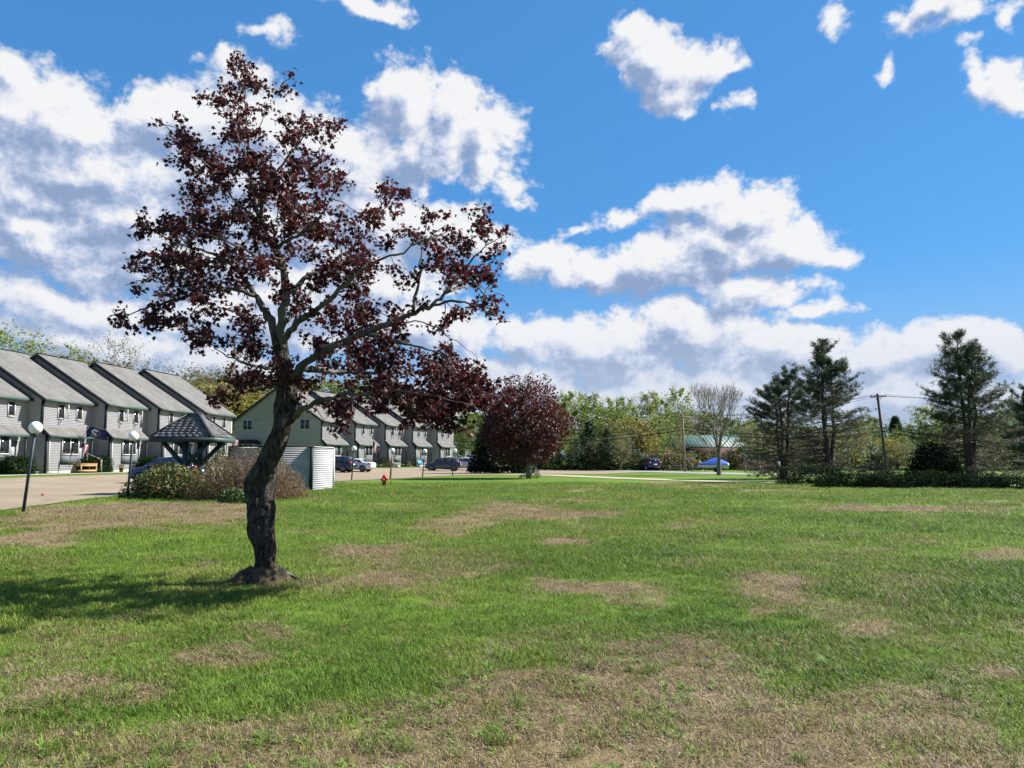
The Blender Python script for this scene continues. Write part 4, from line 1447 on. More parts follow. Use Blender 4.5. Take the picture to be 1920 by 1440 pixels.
def enclosure():
    c = gp(583, 921)
    t = thing("trash_enclosure", "pale grey clapboard enclosure with dark corner post and cap, beside the brown bush", "enclosure", tuple(c), -TH1)
    H, A, B = 2.16, 4.25, 3.3
    n = 20
    st = H / n
    for (nm, length, place) in (("board", A, lambda a, o, z: (-a, -o, z)), ("board", B, lambda a, o, z: (o, a, z)),
                                ("board", B, lambda a, o, z: (-A - o, a, z)), ("board", A, lambda a, o, z: (-a, B + o, z))):
        me = None
        for i in range(n):
            mb = MB()
            z0, z1 = i * st, (i + 1) * st - 0.004
            V = [place(0.05, 0.0, z0), place(length - 0.05, 0.0, z0), place(length - 0.05, 0.0155, z0), place(0.05, 0.0155, z0),
                 place(0.05, 0.0, z1), place(length - 0.05, 0.0, z1), place(length - 0.05, 0.012, z1), place(0.05, 0.012, z1)]
            mb.add(V, [[0, 1, 2, 3], [7, 6, 5, 4], [0, 4, 5, 1], [3, 2, 6, 7], [0, 3, 7, 4], [1, 5, 6, 2]])
            mb.build(nm, siding, t)
    for (x, y) in ((0.0, 0.0), (-A, 0.0), (0.0, B), (-A, B)):
        m = MB(); m.box((x, y, H / 2), (0.13, 0.13, H + 0.02)); m.build("corner_post", dtrim if (y == 0) else white_m, t)
    for (a, b) in (((-A - 0.08, 0), (0.08, 0)), ((-A - 0.08, B), (0.08, B))):
        m = MB(); m.bar((a[0], a[1], H + 0.045), (b[0], b[1], H + 0.045), 0.15, 0.06); m.build("cap_rail", dtrim, t)
    for x in (0.0, -A):
        m = MB(); m.bar((x, 0.08, H + 0.03), (x, B - 0.08, H + 0.03), 0.13, 0.04); m.build("cap_rail", white_m, t)


enclosure()


# ------------------------------------------------------------------ shingled shelter
def shelter():
    c = np.array([-13.2, 34.0])
    A, B = 2.97, 2.15                      # along -n and along d
    t = thing("shelter", "small dark shelter on two braced posts with grey shingled hip roof", "shelter", (c[0], c[1], float(gz(*c))), -TH1)
    ze, zp = 2.56, 3.62
    r0, r1 = np.array([-B / 2 - 0.12, B / 2, zp]), np.array([-A + B / 2 + 0.12, B / 2, zp])
    crn = [np.array(p, float) for p in ((0, 0, ze), (-A, 0, ze), (-A, B, ze), (0, B, ze))]
    faces = [(crn[1], crn[0], r0, r1), (crn[0], crn[3], r0, r0), (crn[3], crn[2], r1, r0), (crn[2], crn[1], r1, r1)]
    roof = None
    base = MB()
    for (a, b, cc, d) in faces:
        if np.allclose(cc, d): base.add([a, b, cc], [[0, 1, 2]])
        else: base.add([a, b, cc, d], [[0, 1, 2, 3]])
    rf = base.build("roof", dtrim, t)
    nc = 9
    r = np.random.default_rng(4)
    for (a, b, cc, d) in faces:
        nrm = np.cross(b - a, (cc + d) / 2 - a); nrm /= np.linalg.norm(nrm)
        for i in range(nc):
            u0, u1 = i / nc - 0.004, (i + 1) / nc + 0.02
            p0, p1 = a + (d - a) * u0, b + (cc - b) * u0
            q1, q0 = b + (cc - b) * min(u1, 1), a + (d - a) * min(u1, 1)
            L = np.linalg.norm(p1 - p0)
            k = max(1, int(L / 0.3))
            off = 0.5 * (i % 2) / k
            edges = np.clip(np.concatenate([[0], (np.arange(1, k + 1) / k) - off, [1]]), 0, 1)
            edges = np.unique(np.round(edges, 4))
            for e0, e1 in zip(edges[:-1], edges[1:]):
                th = 0.026 + 0.010 * r.random()
                e1b = e1 - 0.012 / max(L, 0.2)
                m = MB()
                P = [p0 + (p1 - p0) * e0 + nrm * 0.004, p0 + (p1 - p0) * e1b + nrm * 0.004, q0 + (q1 - q0) * e1b + nrm * 0.004, q0 + (q1 - q0) * e0 + nrm * 0.004]
                Q = [P[0] + nrm * th, P[1] + nrm * th, P[2] + nrm * 0.010, P[3] + nrm * 0.010]
                m.add(P + Q, [[3, 2, 1, 0], [4, 5, 6, 7], [0, 1, 5, 4], [1, 2, 6, 5], [2, 3, 7, 6], [3, 0, 4, 7]])
                m.build("shingle", SHINGLES[int(r.integers(0, 3))], rf)
    for (p, q) in ((crn[0], r0), (crn[1], r1), (crn[2], r1), (crn[3], r0), (r0, r1)):
        m = MB(); m.bar(p + np.array([0, 0, 0.05]), q + np.array([0, 0, 0.05]), 0.22, 0.03); m.build("hip_cap", SHINGLES[1], rf)
    for k in range(4):
        p, q = crn[k], crn[(k + 1) % 4]
        m = MB(); m.bar(p + np.array([0, 0, -0.115]), q + np.array([0, 0, -0.115]), 0.05, 0.19)
        m.build("fascia", fascia_m if k == 3 else post_dark, rf)  # sunlight put into the colour: lighter teal on the sunny side only
    for y in (0.42, B - 0.42):
        m = MB(); m.box((-A / 2, y, 1.2), (0.19, 0.19, 2.5)); m.build("post", post_dark, t)
        for s in (-1, 1):
            m = MB(); m.bar((-A / 2 + s * 0.09, y, 1.35), (-A / 2 + s * 1.08, y, 2.36), 0.13, 0.17); m.build("brace", post_dark, t)
        m = MB(); m.bar((-A + 0.2, y, 2.42), (-0.2, y, 2.42), 0.14, 0.16); m.build("beam", post_dark, t)
    # notice board under the roof
    m = MB(); m.box((-A / 2 - 0.30, 0.30, 1.15), (0.24, 0.04, 0.55)); m.build("notice_panel", mat("pale_panel", (0.40, 0.46, 0.52), 0.5), t)


SHINGLES = [mat("shingle_a", (0.070, 0.072, 0.078), 0.95, var=0.2, vscale=7, bump=0.5, bscale=60),
            mat("shingle_b", (0.098, 0.100, 0.106), 0.95, var=0.2, vscale=7, bump=0.5, bscale=60),
            mat("shingle_c", (0.125, 0.127, 0.132), 0.95, var=0.2, vscale=7, bump=0.5, bscale=60)]
shelter()


# ------------------------------------------------------------------ globe lamps
globe_m = mat("white_globe", (0.80, 0.79, 0.76), 0.35, spec=0.4)


def lamp(label, bx, by, gx, gy, Y=None, group="white globe lamps along the parking lot"):
    b = gp(bx, by) if Y is None else Vector((at(bx, by, Y).x, Y, float(gz(at(bx, by, Y).x, Y))))
    g = at(gx, gy, b.y)
    t = thing("globe_lamp", label, "street lamp", tuple(b), 0.0, group)
    v = np.array(g) - np.array(b)
    v[1] += 0.0
    m = MB(); m.tube([(0, 0, -0.1), tuple(v * 0.5), tuple(v * 0.93)], [0.048, 0.045, 0.042], 10); m.build("pole", post_dark, t, smooth=True)
    m = MB(); m.lathe([(0.045, -0.02), (0.09, 0.0), (0.10, 0.05), (0.06, 0.07)], 14, tuple(v * 0.93 - np.array([0, 0, 0.06]))); m.build("collar", post_dark, t, smooth=True)
    a = np.linspace(-np.pi / 2, np.pi / 2, 15)
    R0 = 0.19
    m = MB(); m.lathe(np.stack([R0 * np.cos(a) + 1e-4, R0 * np.sin(a)], 1), 24, tuple(v)); m.build("globe", globe_m, t, smooth=True)
    return t


lamp("tilted white globe lamp at the lot edge, standing clear left of the bushes", 43, 960, 67, 802)
lamp("white globe lamp rising from the green and bronze shrub", 238, 937, 250, 818)
lamp("white globe lamp seen under the shelter roof", 357, 893, 360, 827, 52.0)
lamp("white globe lamp between the enclosure and the red hydrant", 659, 901, 664, 841)
lamp("white globe lamp right behind the red hydrant", 731, 898.5, 736, 845)
lamp("white globe lamp in front of the charcoal car's nose", 792, 895.5, 796.5, 846)
lamp("white globe lamp in front of the charcoal car's tail", 848, 892, 853, 845)
for x, y, gx, gy in ((1014, 882, 1016, 846), (1051, 882, 1053, 849), (1086, 880, 1090, 850)):
    lamp("small far white globe lamp beyond the round purple maple", x, y, gx, gy, group="far globe lamps beyond the round maple")


# ------------------------------------------------------------------ hydrant and marker
def hydrant():
    b = gp(720.5, 914)
    t = thing("fire_hydrant", "red fire hydrant with dark base on the grass", "fire hydrant", tuple(b), R(-20))
    red = mat("hydrant_red", (0.42, 0.035, 0.022), 0.45, var=0.12, vscale=8)
    m = MB(); m.lathe([(0.14, -0.02), (0.14, 0.05), (0.105, 0.06), (0.105, 0.16), (0.14, 0.17), (0.14, 0.2), (0.1, 0.21)], 16)
    m.build("base", mat("hydrant_dark", (0.05, 0.03, 0.028), 0.6), t, smooth=False)
    m = MB(); m.lathe([(0.1, 0.2), (0.102, 0.52), (0.125, 0.53), (0.125, 0.57), (0.112, 0.575)], 16); m.build("barrel", red, t, smooth=False)
    m = MB(); m.lathe([(0.112, 0.575), (0.1, 0.64), (0.06, 0.70), (0.03, 0.715), (0.03, 0.77), (0.0, 0.772)], 16); m.build("bonnet", red, t, smooth=True)
    for s, rr, ln in ((-1, 0.055, 0.10), (1, 0.055, 0.10)):
        m = MB(); m.tube([(s * 0.09, 0, 0.45), (s * (0.09 + ln), 0, 0.45)], rr, 12); n_ = m.build("nozzle", red, t)
        m = MB(); m.tube([(s * (0.09 + ln), 0, 0.45), (s * (0.115 + ln), 0, 0.45)], rr * 1.2, 6); m.build("nozzle_cap", red, n_)
    m = MB(); m.tube([(0, -0.09, 0.42), (0, -0.20, 0.42)], 0.075, 14); n_ = m.build("nozzle", red, t)
    m = MB(); m.tube([(0, -0.20, 0.42), (0, -0.23, 0.42)], 0.085, 6); m.build("nozzle_cap", red, n_)
    b2 = gp(733, 912)
    t = thing("hydrant_marker", "thin dark marker rod standing next to the red hydrant", "marker", tuple(b2))
    m = MB(); m.tube([(0, 0, -0.05), (0.02, 0, 1.35)], 0.014, 6); m.build("rod", post_dark, t)
    m = MB(); m.box((0.02, 0, 1.39), (0.07, 0.02, 0.09)); m.build("tip_plate", mat("hydrant_red", (0.4, 0.03, 0.02)), t)


hydrant()


# ------------------------------------------------------------------ cars
tyre_m = mat("tyre", (0.015, 0.015, 0.016), 0.85)
rim_m = mat("alloy_rim", (0.45, 0.46, 0.47), 0.3, 0.85)
tail_m = mat("tail_lamp", (0.30, 0.012, 0.012), 0.2, spec=0.6)
carglass = mat("car_glass", (0.012, 0.015, 0.018), 0.06, spec=0.7)
plastic = mat("black_plastic", (0.018, 0.018, 0.019), 0.7)
plate_m = mat("plate", (0.65, 0.66, 0.62), 0.5)


def car(name, label, body, P, heading, kind='suv', group="cars parked facing the townhouses"):
    """local x forward; body lofted from cross-sections"""
    z = float(gz(P[0], P[1])) + 0.03
    t = thing(name, label, "car", (P[0], P[1], z), heading, group)
    if kind == 'suv':
        prof = [(2.28, .42, .62, .70), (2.2, .32, .84, .82), (1.9, .26, .98, .88), (1.25, .24, 1.06, .905), (0.5, .24, 1.08, .915), (-0.8, .24, 1.10, .915),
                (-1.7, .26, 1.10, .90), (-2.15, .34, 1.06, .86), (-2.27, .44, .95, .80)]
        cab = dict(b=[(1.22, 1.04), (-2.12, 1.06)], t=[(0.42, 1.64), (-1.72, 1.66)], wb=0.86, wt=0.66)
        wheels, wr = (1.40, -1.38), 0.36
        pill = [(0.98, 0.40, -0.06, -0.02), (-0.14, -0.10, -1.00, -0.98), (-1.08, -1.06, -1.88, -1.62)]
    else:
        prof = [(2.35, .40, .58, .68), (2.25, .30, .74, .80), (1.8, .22, .86, .87), (1.1, .20, .94, .89), (0.4, .20, .96, .90), (-1.0, .20, .98, .90),
                (-1.7, .22, 1.02, .88), (-2.2, .30, 1.00, .83), (-2.34, .42, .90, .76)]
        cab = dict(b=[(1.05, .92), (-1.75, 1.0)], t=[(0.25, 1.40), (-0.95, 1.41)], wb=0.83, wt=0.60)
        wheels, wr = (1.42, -1.36), 0.33
        pill = [(0.82, 0.22, -0.14, -0.10), (-0.22, -0.18, -1.30, -0.86)]
    rings = []
    for (x, zl, zu, hw) in prof:
        zm = zl + (zu - zl) * 0.55
        rings.append([(x, -hw * 0.86, zl), (x, -hw * 0.97, zl + 0.10), (x, -hw, zm), (x, -hw * 0.94, zu - 0.05), (x, -hw * 0.82, zu), (x, -hw * 0.4, zu + 0.025), (x, 0, zu + 0.03),
                      (x, hw * 0.4, zu + 0.025), (x, hw * 0.82, zu), (x, hw * 0.94, zu - 0.05), (x, hw, zm), (x, hw * 0.97, zl + 0.10), (x, hw * 0.86, zl)])
    k = 13
    V = np.array(rings).reshape(-1, 3)
    F = [[i * k + j, i * k + (j + 1) % k, (i + 1) * k + (j + 1) % k, (i + 1) * k + j] for i in range(len(rings) - 1) for j in range(k)]
    F += [list(range(k))[::-1], [(len(rings) - 1) * k + j for j in range(k)]]
    m = MB().add(V, F)
    m.build("body", body, t, smooth=True)
    # cabin
    (fx, fz), (rx_, rz_) = cab['b']
    (tx, tz), (ux, uz) = cab['t']
    wb, wt = cab['wb'], cab['wt']
    prof2 = [(fx, fz, wb), (tx + (fx - tx) * 0.45, fz + (tz - fz) * 0.62, wb - (wb - wt) * 0.55), (tx, tz, wt), ((tx + ux) / 2, max(tz, uz) + 0.03, wt + 0.015), (ux, uz, wt), (rx_, rz_, wb)]
    rings = []
    for (x, zz, w) in prof2:
        zb = fz - 0.05
        hgt = zz - zb
        rings.append([(x, -wb, zb), (x, -w - (wb - w) * 0.05, zb + hgt * 0.94), (x, -w * 0.86, zz), (x, 0, zz + 0.015), (x, w * 0.86, zz), (x, w + (wb - w) * 0.05, zb + hgt * 0.94), (x, wb, zb)])
    V = np.array(rings).reshape(-1, 3)
    k = 7
    F = [[i * k + j, i * k + j + 1, (i + 1) * k + j + 1, (i + 1) * k + j] for i in range(len(rings) - 1) for j in range(k - 1)]
    F += [list(range(k))[::-1], [(len(rings) - 1) * k + j for j in range(k)]]
    MB().add(V, F).build("cabin", body, t, smooth=False)
    # glazing: side windows lie on the leaning cabin side, windscreen and rear window on its ends
    def side_pt(x, s, zz):
        f = (zz - fz) / (tz - fz)
        return (x, s * (wb + 0.004 - (wb - wt) * f * 0.93 + 0.012), zz)
    zb, zt_ = fz + 0.08, tz - 0.09
    for s in (-1, 1):
        for (x0, x1, x2, x3) in pill:
            m = MB()
            P4 = [side_pt(x0, s, zb), side_pt(x1, s, zt_), side_pt(x3, s, zt_), side_pt(x2, s, zb)]
            Q4 = [(p[0], p[1] - s * 0.03, p[2]) for p in P4]
            m.add(P4 + Q4, [[0, 1, 2, 3], [7, 6, 5, 4], [0, 4, 5, 1], [1, 5, 6, 2], [2, 6, 7, 3], [3, 7, 4, 0]])
            m.build("side_window", carglass, t)
    for (x0, z0, x1, z1, nm) in ((fx - 0.02, fz + 0.05, tx + 0.03, tz - 0.05, "windscreen"), (rx_ + 0.03, rz_ + 0.10, ux - 0.02, uz - 0.06, "rear_window")):
        sg = 1 if nm == "windscreen" else -1
        d = np.array([x1 - x0, 0, z1 - z0]); n_ = np.array([d[2], 0, -d[0]]) * (1 if sg > 0 else -1); n_ /= np.linalg.norm(n_)
        if n_[0] * sg < 0: n_ = -n_
        o = n_ * (0.06 if nm == "windscreen" else 0.03)
        w0, w1 = wb * 0.88, wt * 0.92
        P4 = [np.array((x0, -w0, z0)) + o, np.array((x0, w0, z0)) + o, np.array((x1, w1, z1)) + o, np.array((x1, -w1, z1)) + o]
        Q4 = [p - n_ * 0.05 for p in P4]
        m = MB().add(P4 + Q4, [[0, 1, 2, 3], [7, 6, 5, 4], [0, 4, 5, 1], [1, 5, 6, 2], [2, 6, 7, 3], [3, 7, 4, 0]])
        m.build(nm, carglass, t)
    for s in (-1, 1):
        for wx in wheels:
            m = MB(); m.tube([(wx, s * 0.70, wr), (wx, s * 0.915, wr)], wr * 1.13, 20); m.build("wheel_arch", plastic, t)
            m = MB(); m.tube([(wx, s * 0.72, wr), (wx, s * 0.74, wr), (wx, s * 0.925, wr), (wx, s * 0.945, wr)], [wr * .9, wr, wr, wr * .93], 22); w = m.build("wheel", tyre_m, t)
            m = MB()
            m.tube([(wx, s * 0.935, wr), (wx, s * 0.952, wr)], wr * 0.22, 10)
            for q in range(5):
                a = q * 1.2566
                m.bar((wx, s * 0.948, wr), (wx + wr * 0.66 * math.cos(a), s * 0.948, wr + wr * 0.66 * math.sin(a)), 0.075, 0.02)
            pts = [(wx + wr * 0.66 * math.cos(a), s * 0.948, wr + wr * 0.66 * math.sin(a)) for a in np.linspace(0, 2 * np.pi, 20)]
            m.tube(pts, 0.022, 5, False)
            m.build("rim", rim_m, w)
    hw = 0.80
    hz = prof[0][2]
    for s in (-1, 1):
        m = MB(); m.box((2.13, s * 0.66, hz + 0.05), (0.30, 0.34, 0.15)); m.build("headlight", mat("headlight", (0.6, 0.62, 0.64), 0.15), t)
        if kind == 'suv':
            m = MB(); m.box((-2.16, s * 0.70, 1.00), (0.22, 0.26, 0.26)); m.build("tail_light", tail_m, t)
        else:
            m = MB(); m.box((-2.17, s * 0.66, 0.86), (0.30, 0.36, 0.15)); m.build("tail_light", tail_m, t)
        m = MB(); m.box((fx - 0.22, s * 0.99, fz + 0.06), (0.12, 0.20, 0.13)); m.build("mirror", body, t)
    m = MB(); m.box((-2.28, 0, 0.80 if kind == 'suv' else 0.70), (0.03, 0.5, 0.14)); m.build("plate", plate_m, t)
    m = MB(); m.box((-2.26, 0, 0.46), (0.10, 1.5, 0.14)); m.build("bumper", plastic if kind == 'suv' else body, t)
    m = MB(); m.box((2.25, 0, 0.52), (0.10, 1.2, 0.16)); m.build("grille", plastic, t)
    return t


def paint(name, c):
    return mat(name, c, 0.28, 0.25, coat=0.6, spec=0.5)


H1, H2 = math.pi - TH1, math.pi - TH2
p = at(316, 880, 50.0)
car("parked_car", "dark blue car parked behind the shelter in front of the near houses", paint("blue_paint", (0.008, 0.018, 0.070)), (p.x, 50.0), H1)
p = at(627, 880, 84.5)
car("parked_car", "very dark navy car with red tail lamps half hidden by the pale enclosure", paint("navy_paint", (0.010, 0.014, 0.035)), (p.x, 84.5), H2 + 0.1)
p = at(664, 880, 87.5)
car("parked_car", "white sedan parked nose in beside the dark navy car", paint("white_paint", (0.62, 0.62, 0.63)), (p.x, 87.5), H2 + 0.1, 'sedan')
p = at(831, 876, 98.0)
car("parked_car", "charcoal car seen from its side in front of the far row", paint("charcoal_paint", (0.035, 0.043, 0.055)), (p.x, 98.0), math.pi - 0.05)
p = at(868, 874, 104.0)
car("parked_car", "silver car just behind the tail of the charcoal car", paint("silver_paint", (0.50, 0.52, 0.55)), (p.x, 104.0), math.pi - 0.12)
p = at(895, 874, 112.0)
car("parked_car", "dark car mostly hidden beside the dark round yew", paint("black_paint", (0.02, 0.022, 0.028)), (p.x, 112.0), math.pi - 0.12)
p = at(1217, 880, 103.0)
car("parked_car", "deep blue hatchback standing by the wood across the lawn", paint("deep_blue_paint", (0.010, 0.018, 0.065)), (p.x, 103.0), R(100), group="vehicles across the lawn")


# ------------------------------------------------------------------ covered boat on a trailer
def boat():
    p = at(1337, 884, 92.0)
    t = thing("covered_boat", "white boat under a bright blue tarpaulin behind the leafless tree", "boat", (p.x, 92.0, float(gz(p.x, 92.0))), R(172))
    blue = mat("blue_tarp", (0.025, 0.085, 0.36), 0.45, var=0.25, vscale=2.5, bump=0.8, bscale=5)
    xs = np.linspace(-1.75, 1.75, 15)
    rings, hull = [], []
    for x in xs:
        w = 0.95 * (1 - max(0, (x - 0.3) / 1.7) ** 2) + 0.03
        top = np.interp(x, [-1.75, -1.2, -0.5, 0.1, 0.9, 1.75], [1.15, 1.42, 1.78, 1.62, 1.20, 1.0])
        rings.append([(x, -w - 0.05, 0.86), (x, -w * 0.98, 1.0), (x, -w * 0.5, 0.98 + (top - 0.98) * 0.55), (x, 0, top), (x, w * 0.5, 0.98 + (top - 0.98) * 0.55), (x, w * 0.98, 1.0), (x, w + 0.05, 0.86)])
        zk = 0.36 + 0.35 * max(0, (x - 0.6) / 1.4) ** 2
        hull.append([(x, -w, 0.92), (x, -w * 0.8, 0.5 + (zk - .36) * 0.6), (x, 0, zk), (x, w * 0.8, 0.5 + (zk - .36) * 0.6), (x, w, 0.92)])
    def loft(rs):
        k = len(rs[0])
        V = np.array(rs).reshape(-1, 3)
        F = [[i * k + j, i * k + j + 1, (i + 1) * k + j + 1, (i + 1) * k + j] for i in range(len(rs) - 1) for j in range(k - 1)]
        return MB().add(V, F + [list(range(k))[::-1], [(len(rs) - 1) * k + j for j in range(k)]])
    loft(hull).build("hull", mat("hull_white", (0.66, 0.68, 0.66), 0.4), t, smooth=True)
    loft(rings).build("tarpaulin", blue, t, smooth=True)
    m = MB(); m.bar((-1.7, 0, 0.36), (2.9, 0, 0.40), 0.1, 0.1); m.bar((-0.4, -0.8, 0.36), (-0.4, 0.8, 0.36), 0.08, 0.08); m.build("trailer", post_dark, t)
    for s in (-1, 1):
        m = MB(); m.tube([(-0.4, s * 0.78, 0.28), (-0.4, s * 0.96, 0.28)], 0.28, 16); m.build("wheel", tyre_m, t)


boat()


# ------------------------------------------------------------------ utility poles and wires
def pole(label, bx, by, tx, ty, Y, r0, r1, arm, bark, arm_z=0.35, tilt=0.0):
    b, tp = at(bx, by, Y), at(tx, ty, Y)
    t = thing("utility_pole", label, "utility pole", (b.x, Y, float(gz(b.x, Y))))
    v = np.array(tp) - np.array((b.x, Y, float(gz(b.x, Y))))
    m = MB(); m.tube([(0, 0, -0.3), tuple(v * 0.5), tuple(v)], [r0, (r0 + r1) / 2, r1], 10); m.build("shaft", bark, t, smooth=True)
    c = v - np.array([0, 0, arm_z])
    d = np.array([math.cos(tilt), 0.25, math.sin(tilt)]); d /= np.linalg.norm(d)
    m = MB(); m.bar(tuple(c - d * arm + np.array([0, -r1 - 0.05, 0])), tuple(c + d * arm + np.array([0, -r1 - 0.05, 0])), 0.10, 0.13); ar = m.build("crossarm", bark, t)
    pts = []
    for s in (-0.92, -0.45, 0.92):
        q = c + d * arm * s + np.array([0, -r1 - 0.05, 0])
        m = MB(); m.lathe([(0.02, 0.05), (0.03, 0.12), (0.055, 0.14), (0.055, 0.19), (0.03, 0.22), (0.0, 0.23)], 8, tuple(q)); m.build("insulator", mat("insulator", (0.20, 0.19, 0.18), 0.3), ar)
        pts.append(np.array((b.x, Y, float(gz(b.x, Y)))) + q + np.array([0, 0, 0.2]))
    m = MB()
    for s in (-1, 1):
        m.bar(tuple(c + d * arm * 0.5 * s + np.array([0, -r1 - 0.05, -0.05])), tuple(c - np.array([0, r1, 0.55])), 0.04, 0.03)
    m.build("brace", bark, ar, kind='stuff')
    return pts, np.array((b.x, Y, float(gz(b.x, Y)))), v


pa, ba, va = pole("slim pale utility pole with plain crossarm in front of the green roof", 1285, 884, 1279, 776, 93.0, 0.15, 0.11, 0.98, mat("pole_tan", (0.26, 0.20, 0.14), 0.9, var=0.2, vscale=3))
pb, bb, vb = pole("leaning dark utility pole with crossarm between the tall pines", 1663, 882, 1645, 738, 84.0, 0.17, 0.13, 1.02, mat("pole_dark", (0.075, 0.062, 0.055), 0.9, var=0.2, vscale=3), tilt=0.05)
wire_m = mat("wire", (0.012, 0.012, 0.012), 0.6)


def wire(label, a, b, sag, r=0.014, n=24):
    a, b = np.array(a, float), np.array(b, float)
    u = np.linspace(0, 1, n)[:, None]
    P = a + (b - a) * u - np.array([0, 0, sag]) * 4 * u * (1 - u)
    m = MB(); m.tube(P - a, r, 5)
    o = m.build("power_line", wire_m)
    o.location = tuple(a)
    tag(o, label, "power line", "overhead lines between the utility poles")
    return o


leftw = np.array(at(700, 812, 150.0))
for s, zz, rr in ((0.78, 0, 0.045), (0.72, 0, 0.055)):
    A0, B0 = ba + va * s, bb + vb * (0.58 if s > 0.75 else 0.53)
    wire("thick black cable sagging between the two utility poles", A0, B0, 0.9, rr)
    wire("thick black cable running from the pale pole past the purple maple", A0, leftw + np.array([0, 0, (s - 0.72) * 12]), 2.2, rr)
    wire("thick black cable leaving the leaning pole behind the big pine", B0, np.array(at(2100, 838 if s > .75 else 846, 66.0)), 0.6, rr)
for i in range(3):
    wire("thin wire strung between the crossarms of the utility poles", pa[i], pb[i], 0.8, 0.016)
    wire("thin wire leading from the leaning pole crossarm past the big pine", pb[i], np.array(at(2150, 742 + 3 * i, 70.0)), 0.5, 0.016)


# ------------------------------------------------------------------ green-roofed building, fences, sign
def barn():
    Y = 128.0
    a, b = at(1236, 836, Y), at(1392, 836, Y)
    w = b.x - a.x
    t = thing("green_roofed_building", "long low dark red building with pale green metal roof among the trees", "building", (a.x, Y, float(gz(a.x, Y))))
    ez, rz = a.z, at(1300, 816, Y + 5).z
    Dp = 10.0
    m = MB()
    m.prism([(0, 0), (w, 0), (w, ez), (0, ez)], 0, Dp, 1); m.build("wall", mat("dark_red_wall", (0.10, 0.035, 0.030), 0.8, var=0.2, vscale=0.8), t)
    m = MB()
    m.prism([(-0.5, ez - 0.15), (Dp / 2, rz), (Dp + 0.5, ez - 0.15), (Dp + 0.5, ez - 0.35), (Dp / 2, rz - 0.2), (-0.5, ez - 0.35)], -0.6, w + 0.6, 0)
    rf = m.build("roof", mat("green_metal", (0.062, 0.120, 0.115), 0.6, var=0.08, vscale=0.6), t)
    for i in range(25):
        x = -0.5 + (w + 1.0) * i / 24
        m = MB(); m.bar((x, -0.5, ez - 0.13), (x, Dp / 2, rz + 0.02), 0.05, 0.06); m.build("roof_seam", MATS["green_metal"], rf)
    for i in range(4):
        x = w * (0.14 + 0.24 * i)
        m = MB(); m.box((x, -0.03, 2.2), (1.5, 0.08, 1.3)); wn = m.build("window", white_m, t)
        m = MB(); m.box((x, -0.08, 2.2), (1.3, 0.03, 1.1)); m.build("pane", glass_m, wn)
    m = MB(); m.box((w * 0.62, -0.04, 1.2), (3.0, 0.06, 2.4)); m.build("door", mat("barn_door", (0.04, 0.02, 0.02), 0.7), t)


barn()


def rail_fence(label, pts, h=0.85):
    a = pts[0]
    t = thing("rail_fence", label, "fence", (a[0], a[1], float(gz(*a))))
    P = [np.array([q[0] - a[0], q[1] - a[1], float(gz(*q)) - float(gz(*a))]) for q in pts]
    for q in P:
        m = MB(); m.tube([q + np.array([0, 0, -0.2]), q + np.array([0, 0, h])], 0.07, 7); m.build("post", grey_wood, t)
    for q, s in zip(P[:-1], P[1:]):
        for z in (0.38, 0.72):
            m = MB(); m.bar(q + np.array([0, 0, z]), s + np.array([0, 0, z]), 0.06, 0.10); m.build("rail", grey_wood, t)


rail_fence("weathered rail fence in front of the green-roofed building", [tuple(at(x, 883, Y).xy) for x, Y in ((1255, 98), (1277, 97.5), (1298, 97), (1322, 96))])
rail_fence("low rail fence across the road between bare tree and broken pine", [tuple(at(x, 885, Y).xy) for x, Y in ((1398, 86), (1426, 85))])


def small_sign():
    b = gp(1459.5, 908)
    t = thing("post_sign", "small blank back of a sign on a thin post by the pine bed", "sign", tuple(b), R(8))
    m = MB(); m.tube([(0, 0, -0.1), (0, 0, 1.42)], 0.028, 8); m.build("post", post_dark, t)
    m = MB(); m.prism([(-0.16, 0.95), (0.16, 0.95), (0.16, 1.42), (-0.16, 1.42)], -0.05, -0.03, 1); m.build("plate", mat("sign_back", (0.07, 0.07, 0.075), 0.8), t)


small_sign()


# ------------------------------------------------------------------ small things by the houses
def wave_cloth(w, h, nx, ny, amp, sag, ph=0.0):
    u, v = np.meshgrid(np.linspace(0, 1, nx), np.linspace(0, 1, ny), indexing='ij')
    X = u * w
    Y = amp * np.sin(u * 7 + v * 1.5 + ph) * (0.3 + u)
    Z = -v * h - sag * u ** 1.5 + 0.05 * np.sin(u * 6 + ph)
    return np.stack([X, Y, Z], -1)


def cloth_faces(nx, ny):
    i, j = np.meshgrid(np.arange(nx - 1), np.arange(ny - 1), indexing='ij')
    a = i * ny + j
    return np.stack([a, a + ny, a + ny + 1, a + 1], -1).reshape(-1, 4)


